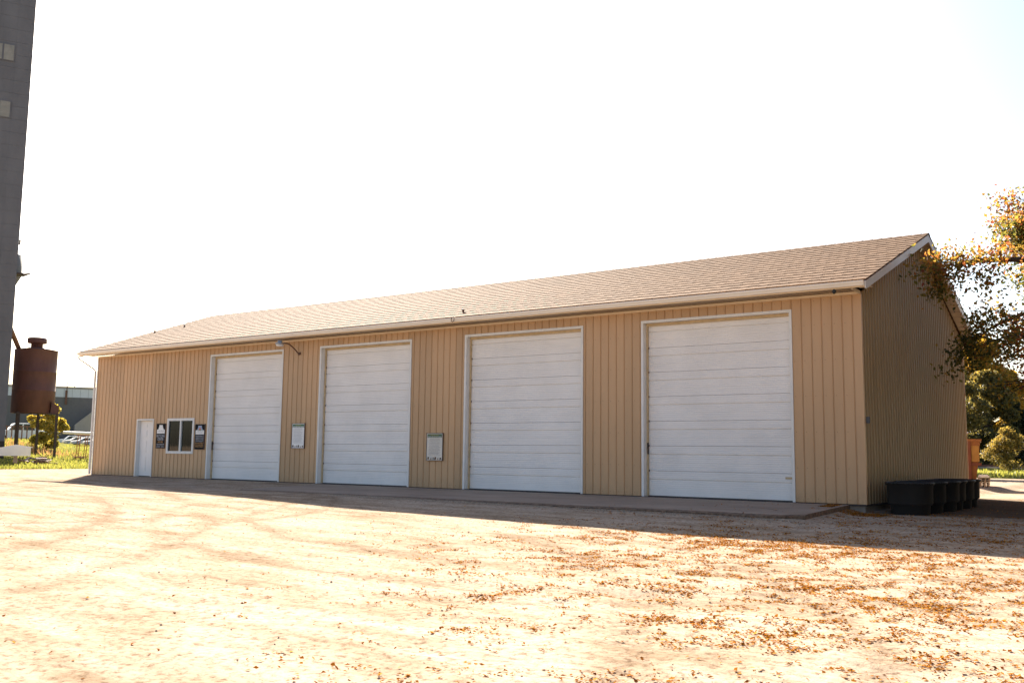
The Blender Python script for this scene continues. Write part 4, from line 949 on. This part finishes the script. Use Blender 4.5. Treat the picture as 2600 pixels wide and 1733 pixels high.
# white pipe on a rack
a_ = at(160, 1097, 66); b_ = at(252, 1101, 66); m = MB(); m.tube([a_, b_], .085, 12); tag(m.build('white_pipe', M['pipe']), 'long white pipe lying across the rust orange rack', 'pipe')
qa = at(197, 1140, 66); qb = at(236, 1140, 66); zr = float(G(qa.x, qa.y)); dvv = qb-qa; dvv.z = 0; ln = dvv.length; topz = at(200, 1103, 66).z-zr
t = empty('pipe_rack', (qa.x, qa.y, zr), math.atan2(dvv.y, dvv.x)); tag(t, 'rust orange steel rack standing on the grass under the white pipe', 'rack')
for xx in (0, .14, ln*.5, ln*.5+.12, ln, ln+.1):
    m = MB(); m.tube([(xx-.1, 0, -.2), (xx, 0, topz)], .028, 6); m.build('upright', M['signal'], t)
for z in (.15, topz*.55, topz-.03):
    m = MB(); m.tube([(-.15, 0, z), (ln+.2, 0, z)], .026, 6); m.build('crossbar', M['signal'], t)
m = MB(); m.box((-.2, -.3, -.1), (ln*.45, .3, .14)); m.build('tray', M['signal'], t)
# far warehouse
pa = at(-140, 1100, 300); pb = at(238.5, 1100, 300); zw = float(G(pb.x, pb.y)); dvv = pb-pa; dvv.z = 0; ln = dvv.length
def wz(v): return at(200, v, 300).z-zw
t = empty('warehouse', (pb.x, pb.y, zw), math.atan2(dvv.y, dvv.x)); tag(t, 'far flat roofed warehouse, dark grey below a white band, beyond the parked cars', 'warehouse')
m = MB(); m.box((-ln, .1, -1), (0, 24, wz(983))); m.build('wall', M['whgrey'], t)
for k in range(int(ln/2.1)):
    m = MB(); m.box((-2.1*(k+1)+.05, 0.0, wz(1009)), (-2.1*k, .0999, wz(988))); m.build('white_panel', M['whwhite'], t)
m = MB(); m.box((-ln, -.06, wz(988)+.001), (.06, 24.1, wz(982))); m.build('roof_edge', M['whcap'], t)
for k in range(int(ln/2.1)):
    m = MB(); m.box((-2.1*(k+1)+.05, .04, -1), (-2.1*k, .0999, wz(1009)-.02)); m.build('grey_panel', M['whgrey'], t)
xx = ln*(1-(158+140)/(238.5+140)); m = MB(); m.tube([(-xx, -.15, wz(1027)), (-xx, -.15, wz(992))], .30, 8); m.tube([(-xx+.1, -.15, wz(992)), (-xx+.1, -.15, wz(970))], .12, 6); m.build('exhaust_stack', M['rust'], t)
xx = ln*(1-(180+140)/(238.5+140)); m = MB(); m.box((-xx-.15, 2, wz(982)), (-xx+.15, 2.3, wz(978))); m.build('roof_vent', M['whwhite'], t)
# annex with sloping roof line
def wx(u, D=300): return -ln*(1-(u+140)/(238.5+140))
m = MB(); m.prism([(wx(183), -1), (wx(262), -1), (wx(262), wz(1019)), (wx(183), wz(1079))], -6, -.2, axis='y')
an = m.build('annex', M['whlow'], t)
for k in range(9):
    u0 = 183+k*8.6; m = MB(); z0, z1 = wz(1079-(u0-183)*60/79.), wz(1079-(u0+8.2-183)*60/79.)
    m.prism([(wx(u0), -1), (wx(u0+8.2), -1), (wx(u0+8.2), z1-.02), (wx(u0), z0-.02)], -6.05, -6.001, axis='y'); m.build('wall_panel', M['whlow'], an)
# weeds and grass
def blades(name, pts, hgt, mat, tint, lean=.35, wd=.02):
    n = len(pts); a = rng.random(n)*6.283; h = hgt*(.5+rng.random(n)); dx = np.cos(a)*wd*h/hgt; dy = np.sin(a)*wd*h/hgt
    lx, ly = rng.normal(size=n)*h*lean, rng.normal(size=n)*h*lean
    V = np.stack([pts+np.stack([dx, dy, -0.02+dx*0], 1), pts-np.stack([dx, dy, .02+dx*0], 1), pts+np.stack([lx, ly, h], 1)], 1).reshape(-1, 3)
    return npmesh(name, V, np.arange(3*n).reshape(-1, 3), mat, tint)
n = 42000; x = -10.6-38*rng.random(n)**1.4; y = -6+44*rng.random(n); ok = (y > -3+(-x-10.6)*.3) & (y < 14+(-x-10.6)*1.0); x, y = x[ok], y[ok]
P = np.stack([x, y, G(x, y)], 1); tag(blades('grass', P, .13, M['grass'], np.clip(.5+.5*fb(x, y, .4, 21)+.2*rng.normal(size=len(x)), 0, 1), wd=.045), 'short sunlit grass on the bank left of the building', 'grass', kind='stuff')
n = 16000; x = 12+60*rng.random(n); y = 38+30*rng.random(n); P = np.stack([x, y, G(x, y)], 1)
tag(blades('grass', P, .22, M['grass'], np.clip(.5+.5*fb(x, y, .3, 22), 0, 1), wd=.07), 'grass strip before the railway behind the building', 'grass', kind='stuff')
pw = [at(30, 1130, 74), at(70, 1138, 70), at(110, 1142, 68), at(135, 1148, 66)]
c = np.array([[q.x, q.y] for q in pw]); k = rng.integers(0, 3, 7000); xy = c[k]+rng.normal(size=(7000, 2))*1.3; sel = rng.random(7000) < .08; k = k[sel]; xy = xy[sel]
P = np.stack([xy[:, 0], xy[:, 1], G(xy[:, 0], xy[:, 1])], 1); tag(blades('dry_weeds', P, .34, M['weed'], rng.random(len(P)), wd=.03), 'dry reddish weeds around the legs of the red tank', 'weeds', kind='stuff')

# ================================================================= fallen leaves and pebbles
def litter():
    n = 1900000; x = 15+24*rng.random(n); y = -20+21*rng.random(n)
    rightw = (1-ss(np.hypot(x-37, y+6), 8.2, 14.8))**1.2
    cl = .32*fb(x, y*1.4, .8, 51)+.62*fb(x, y*1.2, 3.4, 55)+.5*fb(x, y, 8.5, 58)
    dens = (.010+1.5*rightw**1.15)*ss(cl, .20-.42*rightw, .80)+.003
    dens *= np.where(y > -6.3, .55, 1.0)*(.5+.5*ss(-y, -1, 2))
    ok = rng.random(n) < dens*.62; x, y = x[ok], y[ok]
    ok = ~((y > -3.35) & (x < 29.4)) | (rng.random(len(x)) < .06); x, y = x[ok], y[ok]
    # little drifts against the foundation and under the tree
    n2 = 2500; x2 = 28.9+1.3*rng.random(n2); y2 = -.9+.8*rng.random(n2); n3 = 14000; x3 = 31+12*rng.random(n3); y3 = -1+26*rng.random(n3)
    okp = rng.random(n3) < .5+.9*fb(x3, y3, .5, 61); x3, y3 = x3[okp], y3[okp]
    x = np.concatenate([x, x2, x3]); y = np.concatenate([y, y2, y3])
    on = (y > -3.2) & (y < 0.1) & (x > 13) & (x < 29.2)
    z = np.where(on, apron_z(0, y), GR(x, y))+.003+.008*rng.random(len(x))
    P = np.stack([x, y, z], 1); print('litter', len(x))
    nn = len(P); a = rng.random(nn)*6.283; s = .008+.016*rng.random(nn)**1.6; tl = rng.normal(size=nn)*.22; tw_ = rng.normal(size=nn)*.3
    L_ = np.stack([np.cos(a), np.sin(a), tl], 1)*s[:, None]; Wd = np.stack([-np.sin(a), np.cos(a), tw_], 1)*(s*.62)[:, None]; Hh = np.zeros((nn, 3)); Hh[:, 2] = s*(.05+.4*rng.random(nn)**2)
    V = np.stack([P-L_, P+Wd+Hh, P+L_+Hh*.3, P-Wd+Hh], 1).reshape(-1, 3); k = np.arange(nn)*4
    F = np.stack([np.stack([k, k+1, k+2], 1), np.stack([k, k+2, k+3], 1)], 1).reshape(-1, 3)
    tint = np.clip(rng.normal(size=nn)*.28+.42, 0, 1)
    tag(npmesh('fallen_leaves', V, F, M['litter'], np.repeat(tint, 2)), 'orange brown fallen leaves drifted over the gravel at the right', 'leaves', kind='stuff')
litter()
def pebbles():
    n = 60000; x = 12+26*rng.random(n); y = -20+20*rng.random(n); d = .04+.6*(1-ss(np.hypot(x-37, y+8), 8, 15)); cl = fb(x, y*1.4, .7, 71)
    ok = rng.random(n) < d*ss(cl, 0, .6)*.55; x, y = x[ok], y[ok]; ok = ~((y > -3.4) & (x < 29.5)); x, y = x[ok], y[ok]
    # gravel spill along the apron edge
    n2 = 5200; x2 = 17+12.5*rng.random(n2); y2 = -3.40+.16*rng.normal(size=n2); ok = y2 < -3.3; x2, y2 = x2[ok], y2[ok]
    x = np.concatenate([x, x2]); y = np.concatenate([y, y2]); nn = len(x); z = GR(x, y)
    s = .005+.012*rng.random(nn)**4
    base = np.array([(1, 0, 0), (0, 1, 0), (-1, 0, 0), (0, -1, 0), (0, 0, .8), (0, 0, -.6)], float)
    V = base[None]*(1+.35*rng.normal(size=(nn, 6, 1)).clip(-1, 1))*s[:, None, None]
    a = rng.random(nn)*6.28; ca_, sa_ = np.cos(a), np.sin(a); V = np.stack([V[:, :, 0]*ca_[:, None]-V[:, :, 1]*sa_[:, None], V[:, :, 0]*sa_[:, None]+V[:, :, 1]*ca_[:, None], V[:, :, 2]], -1)
    V = V+np.stack([x, y, z+s*.3], 1)[:, None, :]; F0 = np.array([(0, 1, 4), (1, 2, 4), (2, 3, 4), (3, 0, 4), (1, 0, 5), (2, 1, 5), (3, 2, 5), (0, 3, 5)])
    F = (F0[None]+(np.arange(nn)*6)[:, None, None]).reshape(-1, 3); print('pebbles', nn)
    tag(npmesh('pebbles', V.reshape(-1, 3), F, M['stone']), 'scattered dark pebbles on the pale gravel yard', 'pebbles', kind='stuff')
pebbles()
